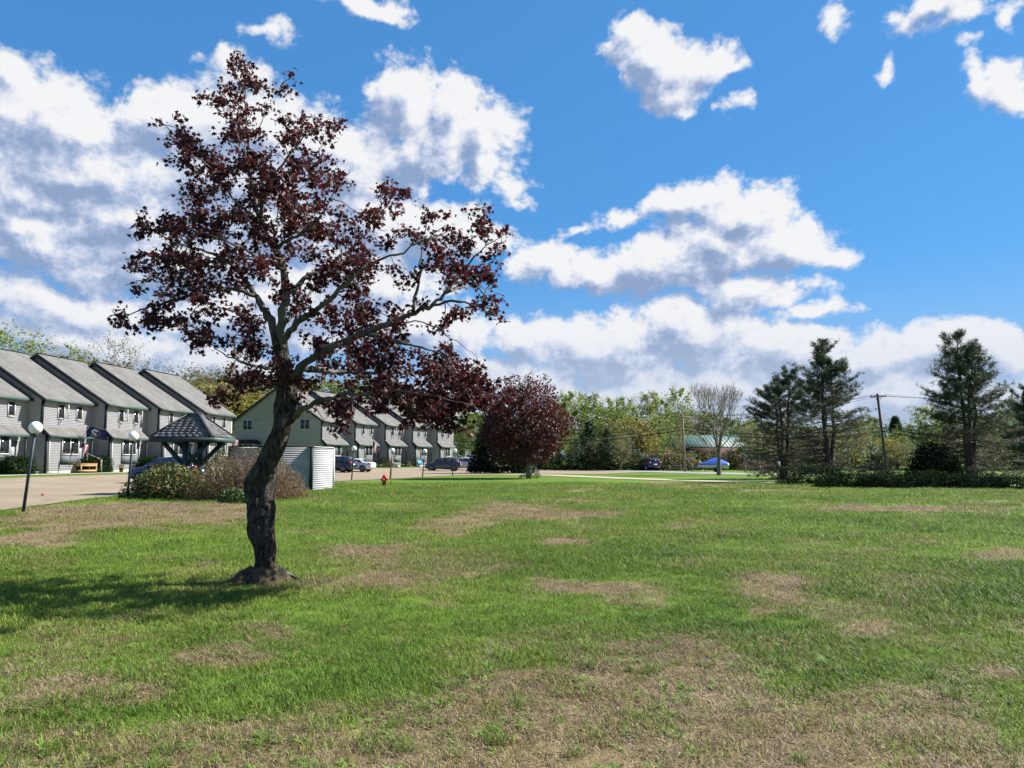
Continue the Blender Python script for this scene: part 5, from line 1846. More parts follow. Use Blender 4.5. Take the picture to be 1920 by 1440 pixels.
def blue_flag():
    p = loc1(1, 1.0, 3.4)
    z0 = float(gz(*p))
    t = thing("blue_flag", "navy blue flag with white oval emblem and gold scroll on a porch pole", "flag", (p[0], p[1], z0))
    m = MB(); m.tube([(-0.25, 0.25, 2.6), (0.55, -0.05, 3.75)], 0.02, 6); m.build("pole", grey_wood, t)
    G = wave_cloth(1.65, 0.82, 28, 14, 0.13, 0.22)
    G = G + np.array([0.32, 0.02, 3.72])
    nx, ny = 28, 14
    front, back = G.reshape(-1, 3) - np.array([0, 0.004, 0]), G.reshape(-1, 3) + np.array([0, 0.004, 0])
    F = cloth_faces(nx, ny)
    m = MB().add(front, F).add(back, F[:, ::-1])
    cl = m.build("cloth", mat("flag_navy", (0.010, 0.014, 0.085), 0.7), t, smooth=True)

    def patch(nm, material, cu, cv, ru, rv, off, n=24):
        a = np.linspace(0, 2 * np.pi, n, endpoint=False)
        pts = [(cu, cv)] + [(cu + ru * math.cos(q), cv + rv * math.sin(q)) for q in a]
        V = []
        for (u, v) in pts:
            i, j = u * (nx - 1), v * (ny - 1)
            i0, j0 = min(int(i), nx - 2), min(int(j), ny - 2)
            f, g = i - i0, j - j0
            q = (G[i0, j0] * (1 - f) * (1 - g) + G[i0 + 1, j0] * f * (1 - g) + G[i0, j0 + 1] * (1 - f) * g + G[i0 + 1, j0 + 1] * f * g)
            V.append(q - np.array([0, off, 0]))
        MB().add(V, [[0, 1 + k, 1 + (k + 1) % n] for k in range(n)]).build(nm, material, cl)
    patch("emblem", mat("flag_white", (0.72, 0.72, 0.70), 0.7), 0.5, 0.42, 0.24, 0.28, 0.012)
    patch("emblem_figure", mat("flag_grey", (0.10, 0.11, 0.13), 0.7), 0.44, 0.42, 0.07, 0.16, 0.018, 10)
    patch("emblem_figure", mat("flag_grey", (0.10, 0.11, 0.13), 0.7), 0.55, 0.5, 0.10, 0.05, 0.018, 10)
    patch("scroll", mat("flag_gold", (0.55, 0.30, 0.10), 0.7), 0.5, 0.82, 0.30, 0.075, 0.012)


def striped_flag(label, p, z, w, h, droop, rot):
    t = thing("striped_flag", label, "flag", (p[0], p[1], z), rot)
    m = MB(); m.tube([(-0.6, 0, -0.75), (0.0, 0, 0.05)], 0.015, 6); m.build("pole", grey_wood, t)
    nx, ny = 14, 14
    G = wave_cloth(w, h, nx, ny, 0.10, droop, 1.0)
    V, F = G.reshape(-1, 3), cloth_faces(nx, ny)
    stripe = (np.arange(len(F)) % (ny - 1)) % 2
    canton = ((np.arange(len(F)) // (ny - 1)) < 5) & ((np.arange(len(F)) % (ny - 1)) < 7)
    mi = np.where(canton, 2, stripe)
    m = MB()
    for k in range(3):
        if (mi == k).any(): m.add(V, F[mi == k], k)
    m.build("cloth", [mat("flag_red", (0.45, 0.025, 0.03), 0.7), mat("flag_white", (0.72, 0.72, 0.70)), mat("flag_navy", (0.01, 0.014, 0.085))], t)


blue_flag()
q = at(160, 838, 62.0)
striped_flag("small red and white striped flag hanging below the blue flag", (q.x - 0.25, 62.0), q.z + 0.35, 0.45, 0.75, 0.15, 0)
q = at(441, 828, 74.0)
striped_flag("red and white striped flag beside the end house of the first row", (q.x - 0.3, 74.0), q.z + 0.45, 0.6, 0.8, 0.35, 0)
q = at(702, 836, 97.0)
striped_flag("limp pale striped flag on the far row porch behind the white sedan", (q.x - 0.2, 97.0), q.z + 0.6, 0.5, 1.3, 0.4, 0)


def bench():
    p = loc1(1, 1.7, 1.6)
    t = thing("wooden_bench", "honey coloured wooden bench box beside concrete steps under the blue flag", "bench", (p[0], p[1], float(gz(*p))), -TH1)
    for s in (0.0, 1.9):
        for x in (0.0, 0.62):
            m = MB(); m.box((x, s, 0.36), (0.09, 0.09, 0.72)); m.build("leg", wood_m, t)
    for i in range(4):
        m = MB(); m.box((0.02 + i * 0.19, 0.95, 0.74 - 0.0), (0.17, 2.1, 0.05)); m.build("slat", wood_m, t)
    for z in (0.60, 0.18):
        m = MB(); m.box((0.66, 0.95, z), (0.04, 1.86, 0.16)); m.build("apron", wood_m, t)
        m = MB(); m.box((0.31, -0.03, z), (0.66, 0.04, 0.16)); m.build("apron", wood_m, t)


bench()


def handrail():
    p = loc1(1, 1.0, 4.05)
    t = thing("handrail", "sloping weathered wooden handrail beside the steps under the blue flag", "handrail", (p[0], p[1], float(gz(*p))), -TH1)
    m = MB(); m.box((1.35, 0, 0.5), (0.12, 0.12, 1.05)); m.build("post", grey_wood, t)
    m = MB(); m.box((0.1, 0, 0.8), (0.1, 0.1, 1.6)); m.build("post", grey_wood, t)
    m = MB(); m.bar((0.0, 0, 1.62), (1.42, 0, 1.03), 0.10, 0.06); m.build("rail", grey_wood, t)


handrail()


def ball():
    p = gp(80, 931)
    t = thing("toy_ball", "small orange red ball lying on the parking lot", "ball", (p.x, p.y, p.z + 0.03))
    a = np.linspace(-np.pi / 2, np.pi / 2, 11)
    m = MB(); m.lathe(np.stack([0.055 * np.cos(a) + 1e-4, 0.055 + 0.055 * np.sin(a)], 1), 16); m.build("shell", mat("orange_red", (0.38, 0.06, 0.025), 0.5), t, smooth=True)
    m = MB(); m.lathe([(0.0555, 0.05), (0.0565, 0.055), (0.0555, 0.06)], 16); m.build("band", mat("ball_band", (0.45, 0.06, 0.03), 0.5), t)


ball()

dk1, dk2 = leaf_m("dark_hedge_leaf", (0.012, 0.026, 0.009), 0.12, 0.4, 0.9, spec=0.05), leaf_m("dark_hedge_tip", (0.022, 0.044, 0.013), 0.15, 0.4, 0.9, spec=0.05)
hl = ["clipped dark hedge by the lowest-roofed townhouse", "clipped dark hedge beside the steps under the blue flag", "clipped dark hedge partly hidden by the green and bronze shrub",
      "clipped dark hedge behind the shelter"]
for k, (yy, lab) in enumerate(zip((3.4, 4.8, 4.8, 4.8), hl)):
    p = loc1(k, 1.45, yy)
    bush("hedge", lab, "hedge", p, 0.9, 1.5, 1.35, [(dk1, 2), (dk2, 1)], 5200, 0.13, 100 + k, 10, "clipped hedges in front of the townhouses", flat=True, bumps=0.08)
hl2 = ["low dark hedge of the far row behind the white sedan", "low brownish hedge of the far row left of the charcoal car"]
for k, lab in ((1, hl2[0]), (2, hl2[1])):
    p = loc2(k, 2.0, 4.6)
    bush("hedge", lab, "hedge", p, 1.0, 1.7, 1.35, [(dk1, 2), (leaf_m("brown_hedge_leaf", (0.06, 0.05, 0.025), 0.2, 0.4), 1)], 1800, 0.12, 120 + k, 10, "clipped hedges in front of the townhouses", flat=True, bumps=0.12)
p = loc2(1, 3.6, 2.9)
bush("low_shrub", "low rounded olive shrub before the far row hedge", "shrub", p, 1.2, 1.2, 0.75, [(leaf_m("olive_leaf", (0.075, 0.075, 0.035), 0.3, 0.4), 1)], 1200, 0.12, 131, 8)


def garden_chair():
    p = at(788, 872, 106.0)
    t = thing("garden_chair", "light blue garden chair at the far row near the charcoal car", "chair", (p.x, 106.0, float(gz(p.x, 106.0))), R(-60))
    b = mat("chair_blue", (0.10, 0.36, 0.62), 0.5)
    for i in range(4):
        m = MB(); m.bar((0.0, -0.24 + 0.16 * i, 0.4), (-0.35, -0.24 + 0.16 * i, 1.0), 0.13, 0.03); m.build("back_slat", b, t)
    m = MB(); m.box((0.22, 0, 0.38), (0.5, 0.62, 0.04)); m.build("seat", b, t)
    for s in (-0.3, 0.3):
        for x in (0.42, -0.1):
            m = MB(); m.box((x, s, 0.19), (0.06, 0.05, 0.38)); m.build("leg", b, t)
        m = MB(); m.box((0.15, s, 0.60), (0.6, 0.10, 0.03)); m.build("armrest", b, t)


garden_chair()


def flower_pot(label, p, seed, h=0.35, pot=(0.30, 0.13, 0.07), bloom=(0.42, 0.10, 0.13)):
    r = np.random.default_rng(seed)
    t = thing("flower_pot", label, "flower pot", (p[0], p[1], float(gz(*p))))
    m = MB(); m.lathe([(0.13, 0.0), (0.19, h), (0.21, h), (0.21, h + 0.04), (0.17, h + 0.04), (0.16, h)], 14); m.build("pot", mat("pot_%d" % seed, pot, 0.8), t)
    P = np.array([0, 0, h + 0.15]) + r.normal(0, 1, (120, 3)) * np.array([0.13, 0.13, 0.08])
    A, B, N = rand_basis(120, r)
    MB().cards(*LEAF_Q, P, A, B, N, 0.09).build("leaves", g_pot, t, kind='stuff')
    P = np.array([0, 0, h + 0.22]) + r.normal(0, 1, (50, 3)) * np.array([0.14, 0.14, 0.06])
    A, B, N = rand_basis(50, r)
    MB().cards(*LEAF_Q, P, A, B, N, 0.08).build("blooms", leaf_m("bloom_%d" % seed, bloom, 0.3, 0.3), t, kind='stuff')


g_pot = leaf_m("pot_leaf", (0.04, 0.08, 0.02), 0.3, 0.4)
flower_pot("pot of pink flowers by the house wall next to the green and bronze shrub", loc1(2, 1.3, 0.5), 401)
flower_pot("pale stone pot of white flowers by the far row steps, behind the hydrant lamp", loc2(2, 2.2, 3.0), 402, 0.45, (0.42, 0.40, 0.34), (0.45, 0.42, 0.36))
flower_pot("pale stone pot of yellow flowers by the blue garden chair", loc2(3, 2.2, 2.2), 403, 0.45, (0.42, 0.40, 0.34), (0.45, 0.36, 0.12))

# ------------------------------------------------------------------ shrubs round the shelter
g1, g2 = leaf_m("rhodo_leaf", (0.040, 0.075, 0.018), 0.2, 0.4, 0.4), leaf_m("rhodo_light", (0.150, 0.185, 0.045), 0.3, 0.3, 0.4)
br1 = leaf_m("bronze_tip", (0.22, 0.13, 0.04), 0.35, 0.4)
tw1, tw2 = leaf_m("rust_twig_leaf", (0.190, 0.115, 0.060), 0.3, 0.4), leaf_m("brown_twig_leaf", (0.135, 0.088, 0.052), 0.3, 0.4)
p = gp(292, 938)
bush("shrub", "broad shrub with glossy green leaves and bronze new tips at the lot edge", "shrub", (p.x, p.y + 1.2), 1.75, 1.3, 1.36, [(g1, 4), (g2, 2.2), (br1, 1.6)], 7500, 0.115, 141, 30, "shrubs round the shelter")
p = gp(440, 941)
bush("shrub", "wide rust brown twiggy shrub behind the leaning maple trunk", "shrub", (p.x, p.y + 1.6), 2.25, 1.6, 2.0, [(tw1, 4), (tw2, 3), (g1, 0.8)], 22000, 0.08, 142, 110, "shrubs round the shelter", shell=0.4, aspect=0.45)
p = gp(528, 934)
bush("shrub", "smaller rust brown shrub against the pale enclosure", "shrub", (p.x + 0.05, p.y + 0.9), 0.75, 0.7, 1.25, [(tw1, 3), (tw2, 2), (g2, 1)], 4200, 0.07, 143, 30, "shrubs round the shelter", shell=0.4, aspect=0.5)
p = gp(436, 944)
bush("low_shrub", "low fresh green shrub at the foot of the rust brown shrub", "shrub", (p.x, p.y + 0.25), 0.6, 0.4, 0.55, [(leaf_m("fresh_green_leaf", (0.050, 0.11, 0.02), 0.3, 0.4), 1), (g1, 1)], 1600, 0.075, 144, 10)
p = gp(536, 934)
bush("low_shrub", "low yellow green shrub at the foot of the pale enclosure", "shrub", (p.x, p.y + 0.15), 0.42, 0.3, 0.45, [(leaf_m("yellow_green_leaf", (0.12, 0.15, 0.03), 0.3, 0.4), 1)], 800, 0.07, 145, 8)
p = at(412, 890, 37.5)
bush("shrub", "dark green leafy shrub behind the shelter posts", "shrub", (p.x, 37.5), 0.9, 0.8, 2.05, [(g1, 2), (g2, 1)], 3000, 0.10, 146, 20, "shrubs round the shelter")
p = at(352, 905, 33.2)
bush("shrub", "pale grey brown bare shrub under the shelter", "shrub", (p.x + 0.3, 33.0), 0.9, 0.6, 1.35, [(leaf_m("grey_brown_leaf", (0.16, 0.125, 0.085), 0.3, 0.4), 1)], 2600, 0.06, 147, 40, "shrubs round the shelter", shell=0.4, aspect=0.4)

# ------------------------------------------------------------------ the round maple and the dark yew
def round_maple():
    r = np.random.default_rng(5)
    p = gp(992, 897)
    k = p.y / FPX
    t = thing("maple_tree", "round dense purple maple by the driveway in front of the dark yew", "tree", tuple(p))
    H = 200 * k
    tr = MB()
    T = limb_path((0, 0, -0.1), (-0.25, 0, H * 0.72), r, 0.01, 8)
    tr.tube(T, np.linspace(0.26, 0.06, 8), 10)
    cx, cz, rx, rz = -12 * k, 106 * k, 88 * k, 82 * k
    tips = []
    for i in range(46):
        f = 0.2 + 0.75 * i / 46
        b = np.array([np.interp(f, np.linspace(0, 1, 8), T[:, j]) for j in range(3)])
        u = unit(r.normal(0, 1, 3)); u[2] = abs(u[2]) * 0.7 + (f - 0.45) * 1.2; u = u / np.linalg.norm(u)
        e = np.array([cx, 0, cz]) + u * np.array([rx, rx * 0.95, rz]) * (0.8 + 0.2 * r.random())
        tr.tube(limb_path(b, e, r, 0.05, 7, 0.05), np.linspace(0.07 * (1.1 - f), 0.012, 7), 5, False)
    tr.build("trunk", bark_grey, t, smooth=True)
    n = 32000
    u = unit(r.normal(0, 1, (n, 3)))
    q = 0.35 + 0.65 * r.random(n) ** 0.55
    lump = 1 + 0.75 * (fbm(u[:, 0] * 2.3 + 3, u[:, 1] * 2.3, u[:, 2] * 2.3, 3) - 0.5)
    P = np.array([cx, 0, cz]) + u * (q * lump)[:, None] * np.array([rx, rx * 0.95, rz])
    dens = fbm(P[:, 0] * 1.2, P[:, 1] * 1.2 + 5, P[:, 2] * 1.2, 3)
    P = P[(dens > 0.46) & (P[:, 2] > 24 * k + 0.3 * r.random(n))]
    A, B, N = rand_basis(len(P), r, 0.2)
    MB().cards(MAPLE_V, MAPLE_F[::1], P, A, B, N, 0.17 * r.uniform(0.6, 1.3, len(P))).build(
        "foliage", leaf_m("maroon_leaf_far", (0.036, 0.014, 0.016), 0.33, 0.45, 0.5, (0.12, 0.02, 0.018)), t, kind='stuff')
    bush("tree_bed", "small green shoots at the foot of the round purple maple", "plant", (p.x + 0.1, p.y + 0.6), 0.9, 0.5, 1.7, [(g1, 1)], 500, 0.14, 151, 6)


round_maple()
yw1, yw2 = leaf_m("yew_leaf", (0.010, 0.020, 0.009), 0.10, 0.4, 0.9, spec=0.03), leaf_m("yew_tip", (0.020, 0.034, 0.013), 0.12, 0.4, 0.9, spec=0.03)
p = at(940, 888, 84.0)
bush("yew", "huge dark rounded yew behind the round purple maple", "shrub", (p.x, 84.0), 3.6, 3.0, 6.6, [(yw1, 3), (yw2, 1.3)], 12000, 0.26, 152, 24, shell=0.6, bumps=0.3)

# ------------------------------------------------------------------ trees and pines
olive_bud = leaf_m("olive_bud", (0.115, 0.120, 0.045), 0.35, 0.4)
p = gp(1348, 891)


def bare_tree():
    r = np.random.default_rng(17)
    k = p.y / FPX
    t = thing("budding_tree", "tall vase-shaped tree with bare upper twigs and olive buds by the road", "tree", tuple(p))
    m = MB()
    tips = []

    def grow(b, d, L, rad, lv):
        n = 5
        P = [np.array(b)]
        dd = np.array(d)
        for i in range(n):
            dd = unit(dd + r.normal(0, 0.05, 3) + np.array([0, 0, 0.045]))
            P.append(P[-1] + dd * L / n)
        m.tube(P, np.maximum(np.linspace(rad, rad * 0.6, n + 1), 0.011), 6 if lv < 2 else 3, False)
        if lv >= 6:
            tips.append(P[-1]); return
        kids = 3 if lv < 5 else 2
        a0 = r.random() * 6.283
        for q in range(kids):
            a = a0 + q * 6.283 / kids + r.normal(0, 0.3)
            sp = (0.50 if lv == 0 else 0.36) * (0.7 + 0.6 * r.random())
            s = np.array([math.cos(a), math.sin(a), 0.0])
            nd = unit(dd + s * sp + np.array([0, 0, 0.06]))
            grow(P[-1 - (q % 2)], nd, L * (0.72 + 0.10 * r.random()), rad * 0.56, lv + 1)
        if lv >= 2: tips.append(P[2])
    H = 200 * k
    grow((0, 0, -0.1), (0, 0, 1), H * 0.262, 0.25, 0)
    # spreading low limbs
    for a in (0.2, 1.5, 2.9, 3.6, 4.6, 5.7):
        grow((0, 0, H * (0.13 + 0.02 * a)), unit(np.array([math.cos(a), math.sin(a), 0.75])), H * 0.17, 0.07, 3)
    m.build("trunk", bark_grey, t, smooth=True)
    tp = np.array(tips)
    tp = tp[(tp[:, 2] < H * 0.68) & (tp[:, 2] > H * 0.2)]
    P = np.repeat(tp, 5, 0) + r.normal(0, 0.35, (len(tp) * 5, 3))
    A, B, N = rand_basis(len(P), r)
    MB().cards(*LEAF_Q, P, A, B, N, 0.13 * r.uniform(0.6, 1.4, len(P))).build("buds", olive_bud, t, kind='stuff')


bare_tree()
needle = leaf_m("pine_needle", (0.044, 0.074, 0.030), 0.15, 0.45, 0.6)
needle_dull = leaf_m("pine_needle_dull", (0.075, 0.080, 0.040), 0.2, 0.45, 0.7)
twig_grey = mat("pine_twig", (0.13, 0.11, 0.095), 0.95, var=0.2)


def pine(label, px, py, Y, top_y, half_px, stems, seed, bare_to=0.55, clump=0.34, nper=13, name="pine_tree"):
    r = np.random.default_rng(seed)
    b = at(px, py, Y)
    z0 = float(gz(b.x, Y))
    k = Y / FPX
    H = at(px, top_y, Y).z - z0
    W = half_px * k
    t = thing(name, label, "tree", (b.x, Y, z0))
    wood, cl_hi, cl_lo, twg = MB(), [], [], MB()
    for s in range(stems):
        a = s * 2.4 + seed
        bx = (0.28 if stems > 1 else 0.0) * np.array([math.cos(a), math.sin(a), 0])
        hh = H * (1.0 if s == 0 else 0.82 + 0.16 * r.random())
        tp = bx * (1.6 + 1.2 * r.random()) + np.array([0, 0, hh])
        T = limb_path(bx * 0.5 + np.array([0, 0, -0.1]), tp, r, 0.010, 10)
        wood.tube(T, np.linspace(0.24 / math.sqrt(stems) + 0.05, 0.03, 10), 8)
        nb = int(88 / math.sqrt(stems))
        for i in range(nb):
            f = 0.10 + 0.89 * (i + r.random()) / nb
            p0 = np.array([np.interp(f, np.linspace(0, 1, 10), T[:, j]) for j in range(3)])
            prof = np.interp(f, [0.1, 0.3, 0.55, 0.72, 0.86, 1.0], [1.0, 1.0, 0.97, 0.80, 0.52, 0.10])
            Lb = W * prof * (0.65 + 0.45 * r.random())
            an = r.random() * 6.283
            up = np.interp(f, [0.1, 0.4, 0.8, 1.0], [-0.08, 0.12, 0.42, 1.2])
            e = p0 + np.array([math.cos(an) * Lb, math.sin(an) * Lb, up * Lb + 0.05])
            Q = limb_path(p0, e, r, 0.035, 7, -0.07)
            wood.tube(Q, np.linspace(0.045 * (1.15 - f), 0.010, 7), 4, False)
            hi = f > bare_to
            m_ = int(12 if hi else 16)
            for _ in range(m_):
                s_ = (0.22 if hi else 0.2) + (0.78 if hi else 0.8) * r.random()
                q0 = np.array([np.interp(s_, np.linspace(0, 1, 7), Q[:, j]) for j in range(3)])
                side = np.cross(unit(e - p0), [0, 0, 1]) * r.choice([-1, 1])
                q1 = q0 + (unit(e - p0) * 0.6 + side * (0.35 + 0.5 * r.random()) + np.array([0, 0, 0.15 if hi else -0.12])) * (0.22 * Lb + 0.22) * (0.6 + 0.6 * r.random())
                twg.tube(limb_path(q0, q1, r, 0.05, 4, -0.05), np.linspace(0.014, 0.006, 4), 3, False)
                if hi:
                    cl_hi.append(q1); cl_hi.append((q0 + q1) / 2 + r.normal(0, .06, 3))
                else:
                    if r.random() < 0.9: cl_lo.append(q1)
            if hi: cl_hi.append(e)
    wood.build("trunk", bark_dark, t, smooth=True)
    twg.build("twigs", twig_grey, t, kind='stuff')
    V, F = [(0, -0.06, 0), (0, 0.06, 0), (1, 0, 0)], [[0, 1, 2]]
    for nm, pts, mtl, kk, sz in (("needles", cl_hi, needle, nper, clump), ("needles", cl_lo, needle_dull, nper - 3, clump * 0.95)):
        if not pts: continue
        P = np.repeat(np.array(pts), kk, 0)
        A = r.normal(0, 1, (len(P), 3)); A[:, 2] = A[:, 2] * 0.8 + 0.45; A = unit(A)
        N = unit(np.cross(A, r.normal(0, 1, (len(P), 3))))
        B = np.cross(N, A)
        P = P + r.normal(0, 0.05, P.shape)
        MB().cards(V, F, P, A, B, N, sz * r.uniform(0.6, 1.25, len(P))).build(nm, mtl, t, kind='stuff')
    return t


pine("broken-topped pine with three thin stems beside the small post sign", 1468, 898, 61.0, 700, 66, 3, 31, 0.55, 0.27)
pine("tall slender pine with bare lower branches rising from the juniper bed", 1556, 905, 54.0, 643, 68, 3, 33, 0.50, 0.26)
pine("tallest dark pine with several stems standing over the big dark yew", 1822, 905, 50.0, 632, 74, 4, 35, 0.42, 0.25)
pine("pine cut by the picture edge beyond the dark multi-stemmed pine", 1935, 893, 66.0, 730, 62, 2, 37, 0.30, 0.30)
pine("short pine tree standing behind the leaning utility pole", 1683, 880, 120.0, 786, 14, 1, 39, 0.2, 0.5)

# juniper bed under the pines
jn1, jn2 = leaf_m("juniper_leaf", (0.013, 0.026, 0.010), 0.10, 0.4, 0.9, spec=0.03), leaf_m("juniper_tip", (0.024, 0.042, 0.015), 0.12, 0.4, 0.9, spec=0.03)
jl = ["spreading dark juniper at the bed's end under the slender pine", "low dark juniper between the slender pine and grey twiggy shrub",
      "low dark juniper in front of the grey twiggy shrub", "low dark juniper in front of the big dark yew",
      "low dark juniper in front of the tallest pine", "low dark juniper where the bed runs out of the picture"]
for k, (x, y, w) in enumerate(((1545, 912, 62), (1615, 917, 60), (1690, 918, 60), (1765, 918, 60), (1842, 919, 60), (1925, 920, 62))):
    q = gp(x, y)
    bush("juniper", jl[k], "shrub", (q.x, q.y + 1.3), w / FPX * q.y * 1.15, 1.4, (1.25, .95, 0.95, 1.0, 0.85, 0.75)[k], [(jn1, 3), (jn2, 1.2)], 6500, 0.13, 200 + k, 14, "junipers in the pine bed", aspect=0.5, bumps=0.4)
q = at(1752, 905, 47.5)
bush("yew", "big black-green yew mound between the utility pole and the tallest pine", "shrub", (q.x, 47.5), 1.75, 1.5, 2.55, [(yw1, 3), (yw2, 1)], 6000, 0.17, 210, 20, bumps=0.35)
q = at(1655, 905, 47.0)
bush("shrub", "grey twiggy bare shrub behind the junipers near the utility pole", "shrub", (q.x, 47.0), 1.5, 1.2, 2.0, [(leaf_m("grey_twig_leaf", (0.12, 0.095, 0.075), 0.25, 0.4), 1)], 5000, 0.075, 211, 70, shell=0.35, aspect=0.4)
q = gp(1482, 899)
bush("low_shrub", "low heap of brown twigs at the foot of the broken-topped pine", "shrub", (q.x - 0.2, q.y), 1.5, 0.9, 0.55, [(leaf_m("brown_heap", (0.07, 0.045, 0.034), 0.2, 0.4), 1)], 1500, 0.10, 212, 16, aspect=0.5)
q = at(1440, 880, 98.0)
bush("shrub", "long pinkish brown brush across the road behind the pines", "shrub", (q.x, 98.0), 4.2, 1.5, 2.0, [(leaf_m("pink_brush", (0.16, 0.105, 0.085), 0.3, 0.4), 1)], 5000, 0.16, 213, 80, shell=0.35, aspect=0.4)

# ------------------------------------------------------------------ woods: every tree on its own
pg = leaf_m("pale_green_leaf", (0.205, 0.250, 0.058), 0.45, 0.35)
mg = leaf_m("mid_green_leaf", (0.150, 0.205, 0.042), 0.42, 0.35)
yg = leaf_m("yellow_leaf", (0.225, 0.20, 0.042), 0.45, 0.35)
bg_ = leaf_m("blue_green_leaf", (0.050, 0.090, 0.038), 0.25, 0.35)
ob = leaf_m("tan_bud", (0.175, 0.168, 0.066), 0.40, 0.35)
VAR = {
    'pale': [spring_tree(300 + i, 11, 2.6, pg, bark_pale, 3600, 0.26, 0.12, 0.22, 26, 0.7) for i in range(3)],
    'thin': [spring_tree(305 + i, 11, 2.8, pg, bark_pale, 1500, 0.20, 0.10, 0.2, 30, 0.8) for i in range(2)],
    'mid': [spring_tree(310 + i, 11, 3.2, mg, bark_grey, 5200, 0.28, 0.15, 0.14, 28, 0.5) for i in range(3)],
    'gold': [spring_tree(320 + i, 7, 2.8, yg, bark_grey, 3200, 0.24, 0.10, 0.12, 24, 0.5) for i in range(2)],
    'fir': [spring_tree(330 + i, 11, 3.0, bg_, bark_dark, 6000, 0.30, 0.15, 0.06, 38, 0.05, shape='cone') for i in range(2)],
    'bare': [spring_tree(340 + i, 11, 2.6, ob, bark_grey, 500, 0.16, 0.12, 0.25, 30, 0.9, shape='vase') for i in range(3)],
    'tan': [spring_tree(350 + i, 9, 2.8, ob, bark_grey, 2600, 0.22, 0.11, 0.15, 26, 0.7) for i in range(2)],
}
LBL = {'thin': "thinly leaved pale green tree in the %s", 'pale': "pale green spring tree with light trunk in the %s", 'mid': "full mid green tree in the %s", 'gold': "golden yellow budding tree in the %s",
       'fir': "dark blue-green conifer in the %s", 'bare': "leafless grey tree in the %s", 'tan': "tan budding tree in the %s"}
NMS = {'thin': "spring_tree", 'pale': "spring_tree", 'mid': "leafy_tree", 'gold': "golden_tree", 'fir': "conifer", 'bare': "leafless_tree", 'tan': "budding_tree"}
BASEH = {'thin': 11, 'pale': 11, 'mid': 11, 'gold': 7, 'fir': 11, 'bare': 11, 'tan': 9}


SPOTS = {
    "wood across the lawn": ((1070, "behind the round purple maple"), (1148, "behind the small far globe lamps"), (1230, "behind the deep blue hatchback"),
                             (1330, "beside the slim pale utility pole"), (1400, "behind the covered boat"), (1500, "behind the broken-topped pine"),
                             (1600, "behind the tall slender pine"), (1680, "behind the leaning dark utility pole"), (1780, "behind the big yew mound"), (9999, "behind the tallest dark pine")),
    "wood behind the near townhouses": ((30, "above the roof of the edge townhouse"), (120, "above the roof of the blue-flag townhouse"), (220, "above the roof next to the blue-flag townhouse"),
                                        (330, "above the last two roofs of the first row"), (9999, "in the gap between the two house rows")),
    "wood behind the far townhouses": ((700, "behind the first roofs of the far row"), (850, "behind the last roofs of the far row"), (9999, "behind the big rounded yew by the lot")),
}


def wood_tree(kind, x, top, Y, place, sxy=1.0, seed=None):
    b = at(x, 880, Y)
    z0 = float(gz(b.x, Y)) - 0.1
    H = at(x, top, Y).z - z0
    v = VAR[kind][random.randrange(len(VAR[kind]))]
    spot = next(t for lim, t in SPOTS[place] if x < lim)
    plant_tree(NMS[kind], (LBL[kind] % place).split(" in the ")[0] + " " + spot, v, b.x, Y, random.random() * 6.28, H / BASEH[kind], "%s trees %s" % (kind, spot), z0, sxy)


W1 = "wood across the lawn"
for k, x, top, Y, s in [
    ('mid', 1050, 756, 118, 1.1), ('pale', 1072, 738, 126, 1.0), ('mid', 1092, 760, 112, 1.2), ('pale', 1112, 745, 130, 0.9), ('mid', 1128, 768, 115, 1.2),
    ('fir', 1106, 785, 106, 1.1), ('fir', 1140, 800, 104, 1.2), ('pale', 1150, 752, 132, 0.9), ('mid', 1160, 765, 118, 1.1), ('pale', 1172, 750, 128, 0.8),
    ('gold', 1186, 792, 110, 1.3), ('gold', 1206, 812, 109, 1.3), ('tan', 1165, 815, 102, 1.2), ('pale', 1196, 770, 124, 0.9), ('pale', 1222, 742, 122, 0.95), ('mid', 1240, 752, 126, 0.8),
    ('pale', 1274, 733, 130, 0.75), ('mid', 1232, 790, 112, 1.0), ('tan', 1258, 800, 118, 1.2), ('mid', 1262, 778, 136, 1.2), ('tan', 1296, 770, 138, 1.2), ('fir', 1270, 770, 142, 0.9),
    ('mid', 1320, 775, 142, 1.2), ('tan', 1340, 780, 140, 1.2), ('mid', 1372, 785, 140, 1.3), ('tan', 1244, 842, 112, 1.4), ('tan', 1262, 850, 108, 1.3), ('tan', 1296, 850, 110, 1.2),
    ('mid', 1405, 790, 120, 1.3), ('mid', 1440, 795, 116, 1.3), ('tan', 1422, 800, 110, 1.4), ('mid', 1480, 795, 118, 1.3), ('mid', 1515, 800, 112, 1.3), ('tan', 1500, 815, 106, 1.4),
    ('mid', 1560, 800, 112, 1.3), ('gold', 1592, 815, 106, 1.4), ('pale', 1610, 790, 116, 1.1), ('mid', 1632, 785, 120, 1.2), ('gold', 1668, 826, 104, 1.2),
    ('mid', 1690, 812, 110, 1.2), ('mid', 1715, 800, 116, 1.3), ('tan', 1700, 832, 100, 1.3), ('pale', 1742, 766, 120, 1.1), ('mid', 1760, 775, 116, 1.3), ('mid', 1790, 790, 110, 1.3),
    ('mid', 1830, 780, 116, 1.3), ('mid', 1872, 785, 112, 1.3), ('mid', 1905, 770, 116, 1.3), ('tan', 1850, 815, 100, 1.4), ('mid', 1945, 775, 110, 1.4), ('mid', 1990, 765, 112, 1.4),
    ('fir', 1030, 800, 116, 1.1), ('mid', 1008, 770, 124, 1.2), ('tan', 1120, 830, 104, 1.3), ('tan', 1085, 835, 106, 1.3),
]:
    wood_tree(k, x, top, Y, W1, s)
W2 = "wood behind the near townhouses"
